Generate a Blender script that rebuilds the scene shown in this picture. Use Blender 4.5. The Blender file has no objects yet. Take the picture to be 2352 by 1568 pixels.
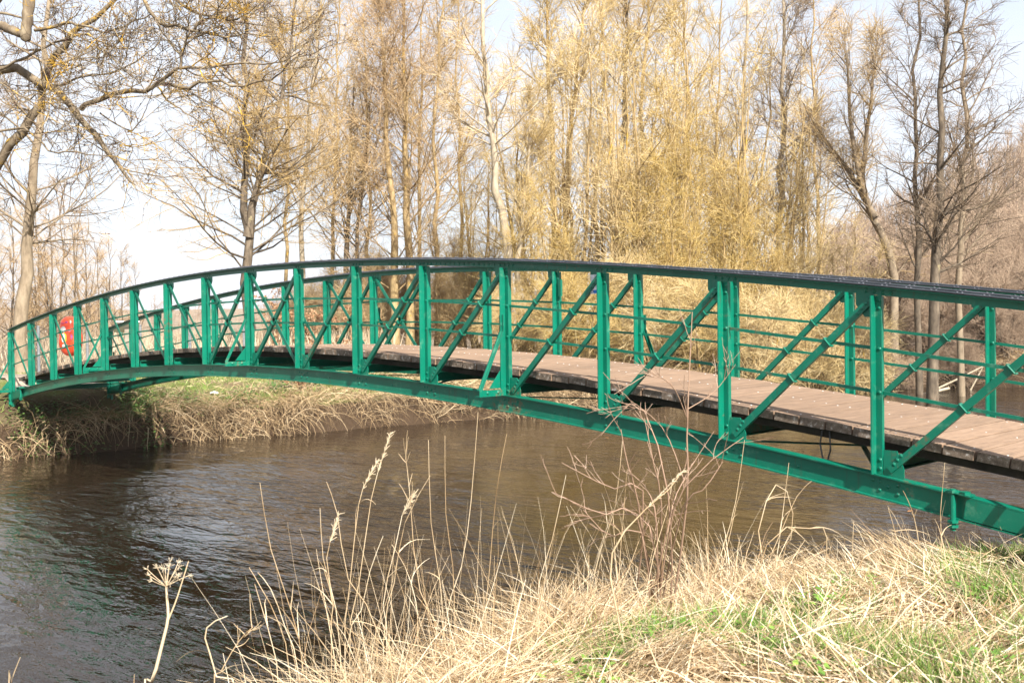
import bpy, math, random
import numpy as np
from mathutils import Matrix, Vector

# ------------------------------------------------------------------ camera
PL = 1.25                                   # one truss panel, metres
SC = bpy.context.scene
COL = SC.collection
CAM = np.array([9.5413, -5.2267, 0.3768]) * PL
YAW, PIT, ROL = -0.8103, -0.0147, -0.0119
FPX = 2255.2                                # focal length for a 2352 px wide frame
_f = np.array([math.sin(YAW)*math.cos(PIT), math.cos(YAW)*math.cos(PIT), math.sin(PIT)])
_r = np.array([math.cos(YAW), -math.sin(YAW), 0.0])
_u = np.cross(_r, _f)
CR = _r*math.cos(ROL) + _u*math.sin(ROL)
CU = _u*math.cos(ROL) - _r*math.sin(ROL)
CF = _f
cd = bpy.data.cameras.new('camera')
cd.sensor_width = 36.0
cd.lens = 36.0*FPX/2352.0
cd.clip_start = 0.1
cd.clip_end = 5000
cd.dof.use_dof = True
cd.dof.focus_distance = 9.0
cd.dof.aperture_fstop = 6.3
co = bpy.data.objects.new('camera', cd)
co.matrix_world = Matrix(((CR[0], CU[0], -CF[0], CAM[0]), (CR[1], CU[1], -CF[1], CAM[1]),
                          (CR[2], CU[2], -CF[2], CAM[2]), (0, 0, 0, 1)))
COL.objects.link(co)
SC.camera = co

# ------------------------------------------------------------------ sky and sun
SUN_DIR = Vector((0.955, -0.30, 0.0)).normalized()
SUN_EL = math.radians(40)
wd = bpy.data.worlds.new('World')
SC.world = wd
wd.use_nodes = True
nt = wd.node_tree
for n in list(nt.nodes):
    nt.nodes.remove(n)
out = nt.nodes.new('ShaderNodeOutputWorld')
bg = nt.nodes.new('ShaderNodeBackground')
bg.inputs['Strength'].default_value = 0.1
sky = nt.nodes.new('ShaderNodeTexSky')
sky.sky_type = 'NISHITA'
sky.sun_disc = False
sky.sun_elevation = SUN_EL
sky.sun_rotation = math.atan2(SUN_DIR.x, SUN_DIR.y)
sky.air_density = 1.0
sky.dust_density = 2.0
tc = nt.nodes.new('ShaderNodeTexCoord')
mp = nt.nodes.new('ShaderNodeMapping')
mp.inputs['Scale'].default_value = (1.0, 1.0, 2.6)
nz = nt.nodes.new('ShaderNodeTexNoise')
nz.inputs['Scale'].default_value = 2.2
nz.inputs['Detail'].default_value = 7
nz.inputs['Roughness'].default_value = 0.55
cr = nt.nodes.new('ShaderNodeValToRGB')
cr.color_ramp.elements[0].position = 0.30
cr.color_ramp.elements[0].color = (0.66, 0.66, 0.66, 1)
cr.color_ramp.elements[1].position = 0.62
cr.color_ramp.elements[1].color = (0.95, 0.95, 0.95, 1)
mx = nt.nodes.new('ShaderNodeMix')
mx.data_type = 'RGBA'
mx.inputs[7].default_value = (3.95, 4.15, 4.55, 1)     # thin bright cloud veil
nt.links.new(tc.outputs['Generated'], mp.inputs['Vector'])
nt.links.new(mp.outputs['Vector'], nz.inputs['Vector'])
nt.links.new(nz.outputs['Fac'], cr.inputs['Fac'])
sx = nt.nodes.new('ShaderNodeSeparateXYZ')
nt.links.new(tc.outputs['Generated'], sx.inputs[0])
el = nt.nodes.new('ShaderNodeMapRange')
el.inputs[1].default_value = 0.2; el.inputs[2].default_value = 0.75
el.inputs[3].default_value = 1.0; el.inputs[4].default_value = 0.85
nt.links.new(sx.outputs['Z'], el.inputs[0])
cm_ = nt.nodes.new('ShaderNodeMath'); cm_.operation = 'MULTIPLY'
nt.links.new(cr.outputs['Color'], cm_.inputs[0]); nt.links.new(el.outputs[0], cm_.inputs[1])
nt.links.new(cm_.outputs[0], mx.inputs['Factor'])
nt.links.new(sky.outputs['Color'], mx.inputs[6])
nt.links.new(mx.outputs[2], bg.inputs['Color'])
nt.links.new(bg.outputs['Background'], out.inputs['Surface'])

sd = bpy.data.lights.new('sun', 'SUN')
sd.energy = 5.0
sd.angle = math.radians(0.6)
sd.color = (1.0, 0.95, 0.87)
so = bpy.data.objects.new('sun', sd)
tosun = Vector((SUN_DIR.x*math.cos(SUN_EL), SUN_DIR.y*math.cos(SUN_EL), math.sin(SUN_EL)))
so.rotation_euler = tosun.to_track_quat('Z', 'Y').to_euler()
so.location = (20, -10, 30)
COL.objects.link(so)

SC.view_settings.view_transform = 'Standard'
SC.view_settings.look = 'None'
SC.view_settings.exposure = 1.35
SC.view_settings.gamma = 1.0
SC.view_settings.use_curve_mapping = False

# ------------------------------------------------------------------ helpers
RNG = np.random.default_rng(7)
random.seed(7)

def px(x, y, depth):
    """world point seen at (x, y) of the 2352 x 1568 photograph, so many metres in front of the camera"""
    return CAM + CF*depth + CR*((x-1176.0)/FPX*depth) + CU*((784.0-y)/FPX*depth)

def mesh_np(name, V, quads=None, tris=None, smooth=False, attr=None):
    me = bpy.data.meshes.new(name)
    V = np.asarray(V, dtype=np.float32)
    nq = 0 if quads is None else len(quads)
    ntr = 0 if tris is None else len(tris)
    me.vertices.add(len(V))
    me.vertices.foreach_set('co', V.ravel())
    idx = []
    if nq: idx.append(np.asarray(quads, dtype=np.int32).ravel())
    if ntr: idx.append(np.asarray(tris, dtype=np.int32).ravel())
    idx = np.concatenate(idx)
    me.loops.add(len(idx))
    me.loops.foreach_set('vertex_index', idx)
    me.polygons.add(nq+ntr)
    tot = np.concatenate([np.full(nq, 4, np.int32), np.full(ntr, 3, np.int32)])
    st = np.concatenate([[0], np.cumsum(tot)[:-1]]).astype(np.int32)
    me.polygons.foreach_set('loop_start', st)
    me.polygons.foreach_set('loop_total', tot)
    if smooth:
        me.polygons.foreach_set('use_smooth', np.ones(nq+ntr, dtype=bool))
    if attr is not None:
        a = me.attributes.new('tint', 'FLOAT', 'POINT')
        a.data.foreach_set('value', np.asarray(attr, dtype=np.float32))
    me.update(calc_edges=True)
    return me

def link(name, me, mat=None, parent=None):
    o = bpy.data.objects.new(name, me)
    COL.objects.link(o)
    if mat is not None and me is not None and len(me.materials) == 0:
        me.materials.append(mat)
    if parent is not None:
        o.parent = parent
    return o

def tag(o, label=None, cat=None, group=None, kind=None):
    if label: o['label'] = label
    if cat: o['category'] = cat
    if group: o['group'] = group
    if kind: o['kind'] = kind
    return o

def empty(name, loc=(0, 0, 0)):
    o = bpy.data.objects.new(name, None)
    o.empty_display_size = 0.2
    o.location = loc
    COL.objects.link(o)
    return o

class MB:
    """collects solid pieces for one mesh"""
    def __init__(self):
        self.v = []; self.f = []
    def add(self, vs, fs):
        b = len(self.v)
        self.v += [tuple(p) for p in vs]
        self.f += [tuple(b+i for i in f) for f in fs]
        return self
    def box(self, c, s, rot=None):
        vs = []
        for dx in (-.5, .5):
            for dy in (-.5, .5):
                for dz in (-.5, .5):
                    p = Vector((dx*s[0], dy*s[1], dz*s[2]))
                    if rot is not None: p = rot @ p
                    vs.append(p + Vector(c))
        return self.add(vs, [(0, 1, 3, 2), (4, 6, 7, 5), (0, 4, 5, 1), (2, 3, 7, 6), (0, 2, 6, 4), (1, 5, 7, 3)])
    def sweep(self, pts, sec, side, closed=True):
        """sweep a closed section [(a, b)] along pts; a runs along `side`, b along side x tangent"""
        n = len(sec); rings = []
        pts = [Vector(p) for p in pts]
        side = Vector(side).normalized()
        for i, p in enumerate(pts):
            t = (pts[min(i+1, len(pts)-1)] - pts[max(i-1, 0)]).normalized()
            s = (side - t*side.dot(t)).normalized()
            w = t.cross(s) * -1.0
            rings += [p + s*a + w*b for a, b in sec]
        fs = []
        for i in range(len(pts)-1):
            for j in range(n):
                k = (j+1) % n
                fs.append((i*n+j, i*n+k, (i+1)*n+k, (i+1)*n+j))
        fs.append(tuple(range(n))[::-1])
        m = (len(pts)-1)*n
        fs.append(tuple(m+j for j in range(n)))
        return self.add(rings, fs)
    def cyl(self, a, b, r, n=8, r2=None):
        a = Vector(a); b = Vector(b)
        t = (b-a).normalized()
        s = t.orthogonal()
        r2 = r if r2 is None else r2
        w = t.cross(s)
        vs = []
        for p, rr in ((a, r), (b, r2)):
            for i in range(n):
                q = 2*math.pi*i/n
                vs.append(p + s*(rr*math.cos(q)) + w*(rr*math.sin(q)))
        fs = [(i, (i+1) % n, n+(i+1) % n, n+i) for i in range(n)]
        fs += [tuple(range(n))[::-1], tuple(range(n, 2*n))]
        return self.add(vs, fs)
    def rivet(self, p, nrm, r=0.012):
        nrm = Vector(nrm).normalized(); s = nrm.orthogonal(); w = nrm.cross(s)
        vs = []
        for h, rr in ((0, 1), (.45, .8)):
            for i in range(6):
                q = math.pi*i/3
                vs.append(Vector(p)+nrm*(h*r)+(s*math.cos(q)+w*math.sin(q))*(rr*r))
        vs.append(Vector(p)+nrm*(.75*r))
        fs = [(i, (i+1) % 6, 6+(i+1) % 6, 6+i) for i in range(6)] + [(6+i, 6+(i+1) % 6, 12) for i in range(6)]
        return self.add(vs, fs)
    def mesh(self, name, smooth=False):
        me = bpy.data.meshes.new(name)
        me.from_pydata([tuple(p) for p in self.v], [], self.f)
        if smooth:
            me.polygons.foreach_set('use_smooth', np.ones(len(me.polygons), dtype=bool))
        # consistent outward faces
        import bmesh
        bm = bmesh.new(); bm.from_mesh(me)
        bmesh.ops.recalc_face_normals(bm, faces=bm.faces)
        bm.to_mesh(me); bm.free()
        return me
    def build(self, name, mat, parent=None, smooth=False):
        return link(name, self.mesh(name, smooth), mat, parent)

# ------------------------------------------------------------------ materials
def new_mat(name):
    m = bpy.data.materials.new(name)
    m.use_nodes = True
    t = m.node_tree
    b = t.nodes['Principled BSDF']
    return m, t, b

def N(t, typ, **kw):
    n = t.nodes.new(typ)
    for k, v in kw.items():
        if k in n.inputs: n.inputs[k].default_value = v
        else: setattr(n, k, v)
    return n

def ramp(t, stops):
    r = t.nodes.new('ShaderNodeValToRGB')
    e = r.color_ramp.elements
    while len(e) < len(stops): e.new(0.5)
    for i, (p, c) in enumerate(stops):
        e[i].position = p
        e[i].color = (*c, 1)
    return r

def coords(t, scale=(1, 1, 1), kind='Object'):
    c = t.nodes.new('ShaderNodeTexCoord')
    m = t.nodes.new('ShaderNodeMapping')
    m.inputs['Scale'].default_value = scale
    t.links.new(c.outputs[kind], m.inputs['Vector'])
    return m.outputs['Vector']

def mat_noise(name, stops, scale=4, detail=6, rough=0.8, bump=0.0, bump_scale=30, stretch=(1, 1, 1), spec=0.3, kind='Object', bdist=0.01):
    m, t, b = new_mat(name)
    v = coords(t, stretch, kind)
    n = N(t, 'ShaderNodeTexNoise', Scale=scale, Detail=detail, Roughness=0.6)
    t.links.new(v, n.inputs['Vector'])
    r = ramp(t, stops)
    t.links.new(n.outputs['Fac'], r.inputs['Fac'])
    t.links.new(r.outputs['Color'], b.inputs['Base Color'])
    b.inputs['Roughness'].default_value = rough
    b.inputs['Specular IOR Level'].default_value = spec
    if bump:
        n2 = N(t, 'ShaderNodeTexNoise', Scale=bump_scale, Detail=4)
        t.links.new(v, n2.inputs['Vector'])
        bp = N(t, 'ShaderNodeBump', Strength=bump, Distance=bdist)
        t.links.new(n2.outputs['Fac'], bp.inputs['Height'])
        t.links.new(bp.outputs['Normal'], b.inputs['Normal'])
    return m

def mat_tint(name, stops, rough=0.7, spec=0.25, trans=0.0, vary=0.0):
    """colour picked by the per-blade attribute"""
    m, t, b = new_mat(name)
    a = t.nodes.new('ShaderNodeAttribute')
    a.attribute_name = 'tint'
    r = ramp(t, stops)
    t.links.new(a.outputs['Fac'], r.inputs['Fac'])
    hs = t.nodes.new('ShaderNodeHueSaturation')
    oi = t.nodes.new('ShaderNodeObjectInfo')
    mr = N(t, 'ShaderNodeMapRange'); mr.inputs[3].default_value = 1-vary; mr.inputs[4].default_value = 1+vary*.8
    t.links.new(oi.outputs['Random'], mr.inputs[0])
    t.links.new(mr.outputs[0], hs.inputs['Value'])
    mr2 = N(t, 'ShaderNodeMapRange'); mr2.inputs[3].default_value = 1+vary*.6; mr2.inputs[4].default_value = 1-vary*.7
    t.links.new(oi.outputs['Random'], mr2.inputs[0])
    t.links.new(mr2.outputs[0], hs.inputs['Saturation'])
    t.links.new(r.outputs['Color'], hs.inputs['Color'])
    t.links.new(hs.outputs['Color'], b.inputs['Base Color'])
    b.inputs['Roughness'].default_value = rough
    b.inputs['Specular IOR Level'].default_value = spec
    if trans:
        tr = t.nodes.new('ShaderNodeBsdfTranslucent')
        t.links.new(r.outputs['Color'], tr.inputs['Color'])
        ms = t.nodes.new('ShaderNodeMixShader')
        ms.inputs['Fac'].default_value = trans
        t.links.new(b.outputs['BSDF'], ms.inputs[1])
        t.links.new(tr.outputs['BSDF'], ms.inputs[2])
        t.links.new(ms.outputs['Shader'], t.nodes['Material Output'].inputs['Surface'])
    return m

def mat_paint():
    m, t, b = new_mat('green_paint')
    v = coords(t)
    n = N(t, 'ShaderNodeTexNoise', Scale=2.2, Detail=5, Roughness=0.6)
    t.links.new(v, n.inputs['Vector'])
    r = ramp(t, [(0.3, (0.001, 0.108, 0.066)), (0.7, (0.001, 0.150, 0.092))])
    t.links.new(n.outputs['Fac'], r.inputs['Fac'])
    # chips and chalky wear
    n2 = N(t, 'ShaderNodeTexNoise', Scale=9, Detail=8, Roughness=0.7)
    t.links.new(v, n2.inputs['Vector'])
    r2 = ramp(t, [(0.56, (0, 0, 0)), (0.72, (1, 1, 1))])
    t.links.new(n2.outputs['Fac'], r2.inputs['Fac'])
    mm = t.nodes.new('ShaderNodeMix'); mm.data_type = 'RGBA'
    mm.inputs[7].default_value = (0.13, 0.28, 0.19, 1)
    mu = N(t, 'ShaderNodeMath', operation='MULTIPLY'); mu.inputs[1].default_value = 0.45
    t.links.new(r2.outputs['Color'], mu.inputs[0])
    t.links.new(mu.outputs[0], mm.inputs['Factor'])
    t.links.new(r.outputs['Color'], mm.inputs[6])
    # thin streaks of grime
    v3 = coords(t, (14, 14, 1.2))
    n3 = N(t, 'ShaderNodeTexNoise', Scale=2.0, Detail=4)
    t.links.new(v3, n3.inputs['Vector'])
    r3 = ramp(t, [(0.60, (0, 0, 0)), (0.72, (1, 1, 1))])
    t.links.new(n3.outputs['Fac'], r3.inputs['Fac'])
    m3 = t.nodes.new('ShaderNodeMix'); m3.data_type = 'RGBA'
    m3.inputs[7].default_value = (0.03, 0.075, 0.045, 1)
    mu3 = N(t, 'ShaderNodeMath', operation='MULTIPLY'); mu3.inputs[1].default_value = 0.6
    t.links.new(r3.outputs['Color'], mu3.inputs[0])
    t.links.new(mu3.outputs[0], m3.inputs['Factor'])
    t.links.new(mm.outputs[2], m3.inputs[6])
    n5 = N(t, 'ShaderNodeTexNoise', Scale=17, Detail=7, Roughness=0.75)
    t.links.new(v, n5.inputs['Vector'])
    n6 = N(t, 'ShaderNodeTexNoise', Scale=1.1, Detail=3)
    t.links.new(v, n6.inputs['Vector'])
    a5 = N(t, 'ShaderNodeMath', operation='ADD')
    t.links.new(n5.outputs['Fac'], a5.inputs[0]); t.links.new(n6.outputs['Fac'], a5.inputs[1])
    r5 = ramp(t, [(0.60, (0, 0, 0)), (0.645, (1, 1, 1))])
    h5 = N(t, 'ShaderNodeMath', operation='MULTIPLY'); h5.inputs[1].default_value = 0.5
    t.links.new(a5.outputs[0], h5.inputs[0]); t.links.new(h5.outputs[0], r5.inputs['Fac'])
    m5 = t.nodes.new('ShaderNodeMix'); m5.data_type = 'RGBA'
    m5.inputs[7].default_value = (0.14, 0.085, 0.045, 1)
    f5 = N(t, 'ShaderNodeMath', operation='MULTIPLY'); f5.inputs[1].default_value = 0.7
    t.links.new(r5.outputs['Color'], f5.inputs[0]); t.links.new(f5.outputs[0], m5.inputs['Factor'])
    t.links.new(m3.outputs[2], m5.inputs[6])
    t.links.new(m5.outputs[2], b.inputs['Base Color'])
    b.inputs['Roughness'].default_value = 0.36
    b.inputs['Specular IOR Level'].default_value = 0.4
    n4 = N(t, 'ShaderNodeTexNoise', Scale=60, Detail=3)
    t.links.new(v, n4.inputs['Vector'])
    bp = N(t, 'ShaderNodeBump', Strength=0.25, Distance=0.004)
    t.links.new(n4.outputs['Fac'], bp.inputs['Height'])
    t.links.new(bp.outputs['Normal'], b.inputs['Normal'])
    return m

M = {}
M['paint'] = mat_paint()
M['black_rail'] = mat_noise('black_rail_paint', [(0.3, (0.012, 0.013, 0.016)), (0.7, (0.035, 0.038, 0.045))], 6, rough=0.32, spec=0.6, bump=0.3, bump_scale=40)
M['stud'] = mat_noise('worn_stud', [(0.3, (0.03, 0.033, 0.042)), (0.7, (0.08, 0.085, 0.105))], 30, rough=0.6, spec=0.3)
M['plank_stringer'] = mat_noise('dark_timber', [(0.3, (0.02, 0.016, 0.012)), (0.7, (0.05, 0.04, 0.03))], 5, bump=0.5)
M['screw'] = mat_noise('screw_head', [(0.3, (0.45, 0.43, 0.42)), (0.7, (0.6, 0.58, 0.57))], 30, rough=0.5)
M['concrete'] = mat_noise('old_concrete', [(0.3, (0.16, 0.14, 0.12)), (0.7, (0.30, 0.28, 0.25))], 5, bump=0.5)

def mat_plank():
    m, t, b = new_mat('deck_timber')
    v = coords(t, (9, 1.1, 4), 'Object')
    oi = t.nodes.new('ShaderNodeObjectInfo')
    add = N(t, 'ShaderNodeVectorMath', operation='ADD')
    t.links.new(v, add.inputs[0])
    t.links.new(oi.outputs['Location'], add.inputs[1])
    n = N(t, 'ShaderNodeTexNoise', Scale=3.0, Detail=7, Roughness=0.65)
    t.links.new(add.outputs[0], n.inputs['Vector'])
    r = ramp(t, [(0.22, (0.125, 0.086, 0.062)), (0.5, (0.205, 0.136, 0.090)), (0.78, (0.26, 0.182, 0.128))])
    t.links.new(n.outputs['Fac'], r.inputs['Fac'])
    hsv = t.nodes.new('ShaderNodeHueSaturation')
    mr = N(t, 'ShaderNodeMapRange'); mr.inputs[3].default_value = 0.84; mr.inputs[4].default_value = 1.10
    t.links.new(oi.outputs['Random'], mr.inputs[0])
    t.links.new(mr.outputs[0], hsv.inputs['Value'])
    t.links.new(r.outputs['Color'], hsv.inputs['Color'])
    # end grain: dark, weathered, with pale lichen
    geo = t.nodes.new('ShaderNodeNewGeometry')
    sep = t.nodes.new('ShaderNodeSeparateXYZ')
    t.links.new(geo.outputs['Normal'], sep.inputs[0])
    ab = N(t, 'ShaderNodeMath', operation='ABSOLUTE')
    t.links.new(sep.outputs['Y'], ab.inputs[0])
    gt = N(t, 'ShaderNodeMath', operation='GREATER_THAN'); gt.inputs[1].default_value = 0.8
    t.links.new(ab.outputs[0], gt.inputs[0])
    v2 = coords(t, (1, 1, 1), 'Object')
    add2 = N(t, 'ShaderNodeVectorMath', operation='ADD')
    t.links.new(v2, add2.inputs[0]); t.links.new(oi.outputs['Location'], add2.inputs[1])
    n2 = N(t, 'ShaderNodeTexNoise', Scale=26, Detail=6, Roughness=0.7)
    t.links.new(add2.outputs[0], n2.inputs['Vector'])
    r2 = ramp(t, [(0.35, (0.075, 0.055, 0.04)), (0.56, (0.17, 0.13, 0.10)), (0.66, (0.42, 0.39, 0.36))])
    t.links.new(n2.outputs['Fac'], r2.inputs['Fac'])
    mm = t.nodes.new('ShaderNodeMix'); mm.data_type = 'RGBA'
    t.links.new(gt.outputs[0], mm.inputs['Factor'])
    t.links.new(hsv.outputs['Color'], mm.inputs[6])
    t.links.new(r2.outputs['Color'], mm.inputs[7])
    t.links.new(mm.outputs[2], b.inputs['Base Color'])
    b.inputs['Roughness'].default_value = 0.75
    b.inputs['Specular IOR Level'].default_value = 0.25
    bp = N(t, 'ShaderNodeBump', Strength=0.4, Distance=0.004)
    t.links.new(n.outputs['Fac'], bp.inputs['Height'])
    t.links.new(bp.outputs['Normal'], b.inputs['Normal'])
    return m
M['plank'] = mat_plank()

def mat_bark(name, dark, mid, light, lichen=None, lich_amt=0.62, scale=7):
    m, t, b = new_mat(name)
    v = coords(t, (1, 1, 0.35))
    n = N(t, 'ShaderNodeTexNoise', Scale=scale, Detail=7, Roughness=0.65)
    t.links.new(v, n.inputs['Vector'])
    r = ramp(t, [(0.28, dark), (0.5, mid), (0.72, light)])
    t.links.new(n.outputs['Fac'], r.inputs['Fac'])
    last = r.outputs['Color']
    if lichen is not None:
        n2 = N(t, 'ShaderNodeTexNoise', Scale=1.6, Detail=6, Roughness=0.7)
        t.links.new(coords(t), n2.inputs['Vector'])
        r2 = ramp(t, [(lich_amt, (0, 0, 0)), (lich_amt+0.05, (1, 1, 1))])
        t.links.new(n2.outputs['Fac'], r2.inputs['Fac'])
        mm = t.nodes.new('ShaderNodeMix'); mm.data_type = 'RGBA'
        mm.inputs[7].default_value = (*lichen, 1)
        t.links.new(r2.outputs['Color'], mm.inputs['Factor'])
        t.links.new(last, mm.inputs[6])
        last = mm.outputs[2]
    t.links.new(last, b.inputs['Base Color'])
    b.inputs['Roughness'].default_value = 0.85
    b.inputs['Specular IOR Level'].default_value = 0.2
    bp = N(t, 'ShaderNodeBump', Strength=0.6, Distance=0.02)
    t.links.new(n.outputs['Fac'], bp.inputs['Height'])
    t.links.new(bp.outputs['Normal'], b.inputs['Normal'])
    return m
M['bark_willow'] = mat_bark('willow_bark', (0.15, 0.105, 0.05), (0.30, 0.215, 0.105), (0.43, 0.32, 0.17), (0.42, 0.27, 0.05), 0.60)
M['bark_alder'] = mat_bark('alder_bark', (0.045, 0.035, 0.026), (0.11, 0.085, 0.06), (0.21, 0.165, 0.115), (0.26, 0.22, 0.12), 0.64)
M['bark_pale'] = mat_bark('pale_bark', (0.20, 0.16, 0.11), (0.34, 0.28, 0.20), (0.46, 0.40, 0.30), (0.36, 0.28, 0.12), 0.62)
M['bark_mid'] = mat_bark('grey_brown_bark', (0.12, 0.09, 0.06), (0.22, 0.17, 0.115), (0.31, 0.25, 0.175), (0.30, 0.23, 0.12), 0.62)
M['bark_lichen'] = mat_bark('lichened_bark', (0.075, 0.055, 0.038), (0.17, 0.13, 0.085), (0.30, 0.25, 0.17), (0.46, 0.28, 0.035), 0.58)

M['twig_yellow'] = mat_tint('yellow_willow_twigs', [(0.0, (0.24, 0.155, 0.055)), (0.35, (0.46, 0.325, 0.125)), (0.75, (0.61, 0.46, 0.205)), (1.0, (0.69, 0.57, 0.32))], 0.6, vary=0.22)
M['twig_tan'] = mat_tint('tan_twigs', [(0.0, (0.25, 0.17, 0.08)), (0.5, (0.48, 0.345, 0.175)), (1.0, (0.62, 0.475, 0.275))], 0.7, vary=0.18)
M['twig_brown'] = mat_tint('brown_twigs', [(0.0, (0.085, 0.06, 0.04)), (0.5, (0.20, 0.145, 0.095)), (1.0, (0.33, 0.245, 0.165))], 0.7)
M['twig_rust'] = mat_tint('rust_twigs', [(0.0, (0.23, 0.15, 0.078)), (0.5, (0.43, 0.295, 0.16)), (1.0, (0.56, 0.42, 0.25))], 0.7)
M['twig_far'] = mat_tint('far_wood_twigs', [(0.0, (0.19, 0.132, 0.092)), (0.5, (0.32, 0.232, 0.162)), (1.0, (0.43, 0.325, 0.23))], 0.8)
M['twig_red'] = mat_tint('reddish_shoots', [(0.0, (0.15, 0.085, 0.055)), (0.5, (0.27, 0.175, 0.12)), (1.0, (0.42, 0.31, 0.23))], 0.6)
M['straw'] = mat_tint('dry_straw', [(0.0, (0.20, 0.12, 0.055)), (0.3, (0.39, 0.27, 0.145)), (0.7, (0.58, 0.45, 0.285)), (1.0, (0.72, 0.63, 0.47))], 0.6, 0.3, 0.2)
M['straw_far'] = mat_tint('hanging_dry_grass', [(0.0, (0.11, 0.07, 0.036)), (0.4, (0.28, 0.19, 0.10)), (0.8, (0.45, 0.33, 0.19)), (1.0, (0.56, 0.44, 0.28))], 0.75, 0.2)
M['reed_far'] = mat_tint('far_reeds', [(0.0, (0.26, 0.19, 0.12)), (0.5, (0.40, 0.31, 0.21)), (1.0, (0.52, 0.43, 0.31))], 0.8)
M['green_blade'] = mat_tint('green_grass', [(0.0, (0.055, 0.115, 0.022)), (0.5, (0.125, 0.225, 0.038)), (0.85, (0.22, 0.31, 0.065)), (1.0, (0.42, 0.40, 0.16))], 0.5, 0.35, 0.25)
M['green_leaf'] = mat_tint('fresh_leaves', [(0.0, (0.06, 0.13, 0.02)), (0.5, (0.14, 0.27, 0.04)), (1.0, (0.25, 0.38, 0.07))], 0.5, 0.3, 0.25)
M['nettle'] = mat_tint('nettle_leaves', [(0.0, (0.03, 0.08, 0.018)), (0.5, (0.07, 0.15, 0.03)), (1.0, (0.13, 0.23, 0.05))], 0.55, 0.3, 0.2)
M['beech_leaf'] = mat_tint('withered_leaves', [(0.0, (0.26, 0.13, 0.065)), (0.5, (0.42, 0.235, 0.125)), (1.0, (0.56, 0.36, 0.215))], 0.55, 0.3, 0.2)

# ------------------------------------------------------------------ ground
WATER_Z = CAM[2] - 2.5
FAR_Y = np.array([-300, -30, -6, -.5, 4.2, 8, 12.4, 17.6, 24, 29.6, 32, 33.5, 35, 37, 40, 60, 300.])
FAR_X = np.array([-14, -9.6, -9.1, -9.05, -9.15, -8.6, -7.7, -7.1, -6.4, -5.6, -3.5, -0.5, 5, 14, 40, 200, 900.])
NEAR_Y = np.array([-300, -40, -4.5, -3, -2, -1, 0, 1, 2, 8, 20, 25, 28, 32, 50, 300.])
NEAR_X = np.array([12, 8.8, 8.66, 8.34, 8.48, 8.80, 9.12, 9.42, 9.7, 10.6, 13, 20, 45, 210, 400, 1500.])

def vnoise(x, y, seed=0):
    """smooth value noise, about -1..1"""
    x = np.asarray(x, float); y = np.asarray(y, float)
    xi = np.floor(x).astype(np.int64); yi = np.floor(y).astype(np.int64)
    fx = x-xi; fy = y-yi
    fx = fx*fx*(3-2*fx); fy = fy*fy*(3-2*fy)
    def h(a, b):
        n = (a*374761393 + b*668265263 + seed*1442695041) & 0x7fffffff
        n = ((n ^ (n >> 13))*1274126177) & 0x7fffffff
        return ((n ^ (n >> 16)) & 0xffff)/32767.5 - 1.0
    return (h(xi, yi)*(1-fx)+h(xi+1, yi)*fx)*(1-fy) + (h(xi, yi+1)*(1-fx)+h(xi+1, yi+1)*fx)*fy

HILL = CAM + CF*130 + CR*100
def height(x, y):
    x = np.asarray(x, float); y = np.asarray(y, float)
    wob = 0.22*vnoise(x*0.0+3.1, y*0.9, 3) + 0.12*vnoise(y*2.3, x*0.0, 5)
    t = np.interp(y, FAR_Y, FAR_X) + wob - x
    zf = np.interp(t, [-2.5, -1.2, -.12, .10, .35, 1.2, 4.0, 40, 200], [-3.2, -2.9, -2.12, -1.75, -1.36, -1.15, -.86, -.80, -0.6])
    s = x - np.interp(y, NEAR_Y, NEAR_X) - 0.5*wob
    zn = np.interp(s, [-2.5, -1.0, -.45, -.15, .08, .5, 1.5, 6], [-3.2, -2.9, -2.12, -1.62, -1.22, -1.10, -.98, -.86])
    land = np.maximum(zf, zn)
    inl = np.clip(np.maximum(t, s)/1.0, 0, 1)
    z = land + inl*(0.05*vnoise(x*1.3, y*1.3, 11) + 0.03*vnoise(x*3.7, y*3.7, 12))
    # approach embankments that carry the paths up to the deck
    d = np.abs(y-0.98) - 1.25
    up = np.where(x < 0, np.clip(1-d/1.8, 0, 1)**1.3*np.clip((-9.7-x)/1.1, 0, 1), np.clip(1-d/.5, 0, 1))
    emb_f = np.where(x < -9.7, -0.50 - 0.025*np.clip(-9.9-x, 0, 12), -9)
    emb_n = np.where(x > 10.1, -0.50 - 0.025*np.clip(x-9.95, 0, 12), -9)
    emb = np.maximum(emb_f, emb_n)
    z = np.where(emb > -5, np.maximum(z, z + (emb-z)*up), z)
    # hills
    dist = np.hypot(x-CAM[0], y-CAM[1])
    hx = (x-HILL[0]); hy = (y-HILL[1])
    a = hx*CR[0]+hy*CR[1]; b = hx*CF[0]+hy*CF[1]
    z = z + 32*np.exp(-0.5*((a/32)**2 + (b/38)**2))
    z = z + np.clip((dist-230)/200, 0, 1)**1.5*(9.5 + 4*vnoise(x*0.011, y*0.011, 21) + 2*vnoise(x*.03, y*.03, 22))
    return z

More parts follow.
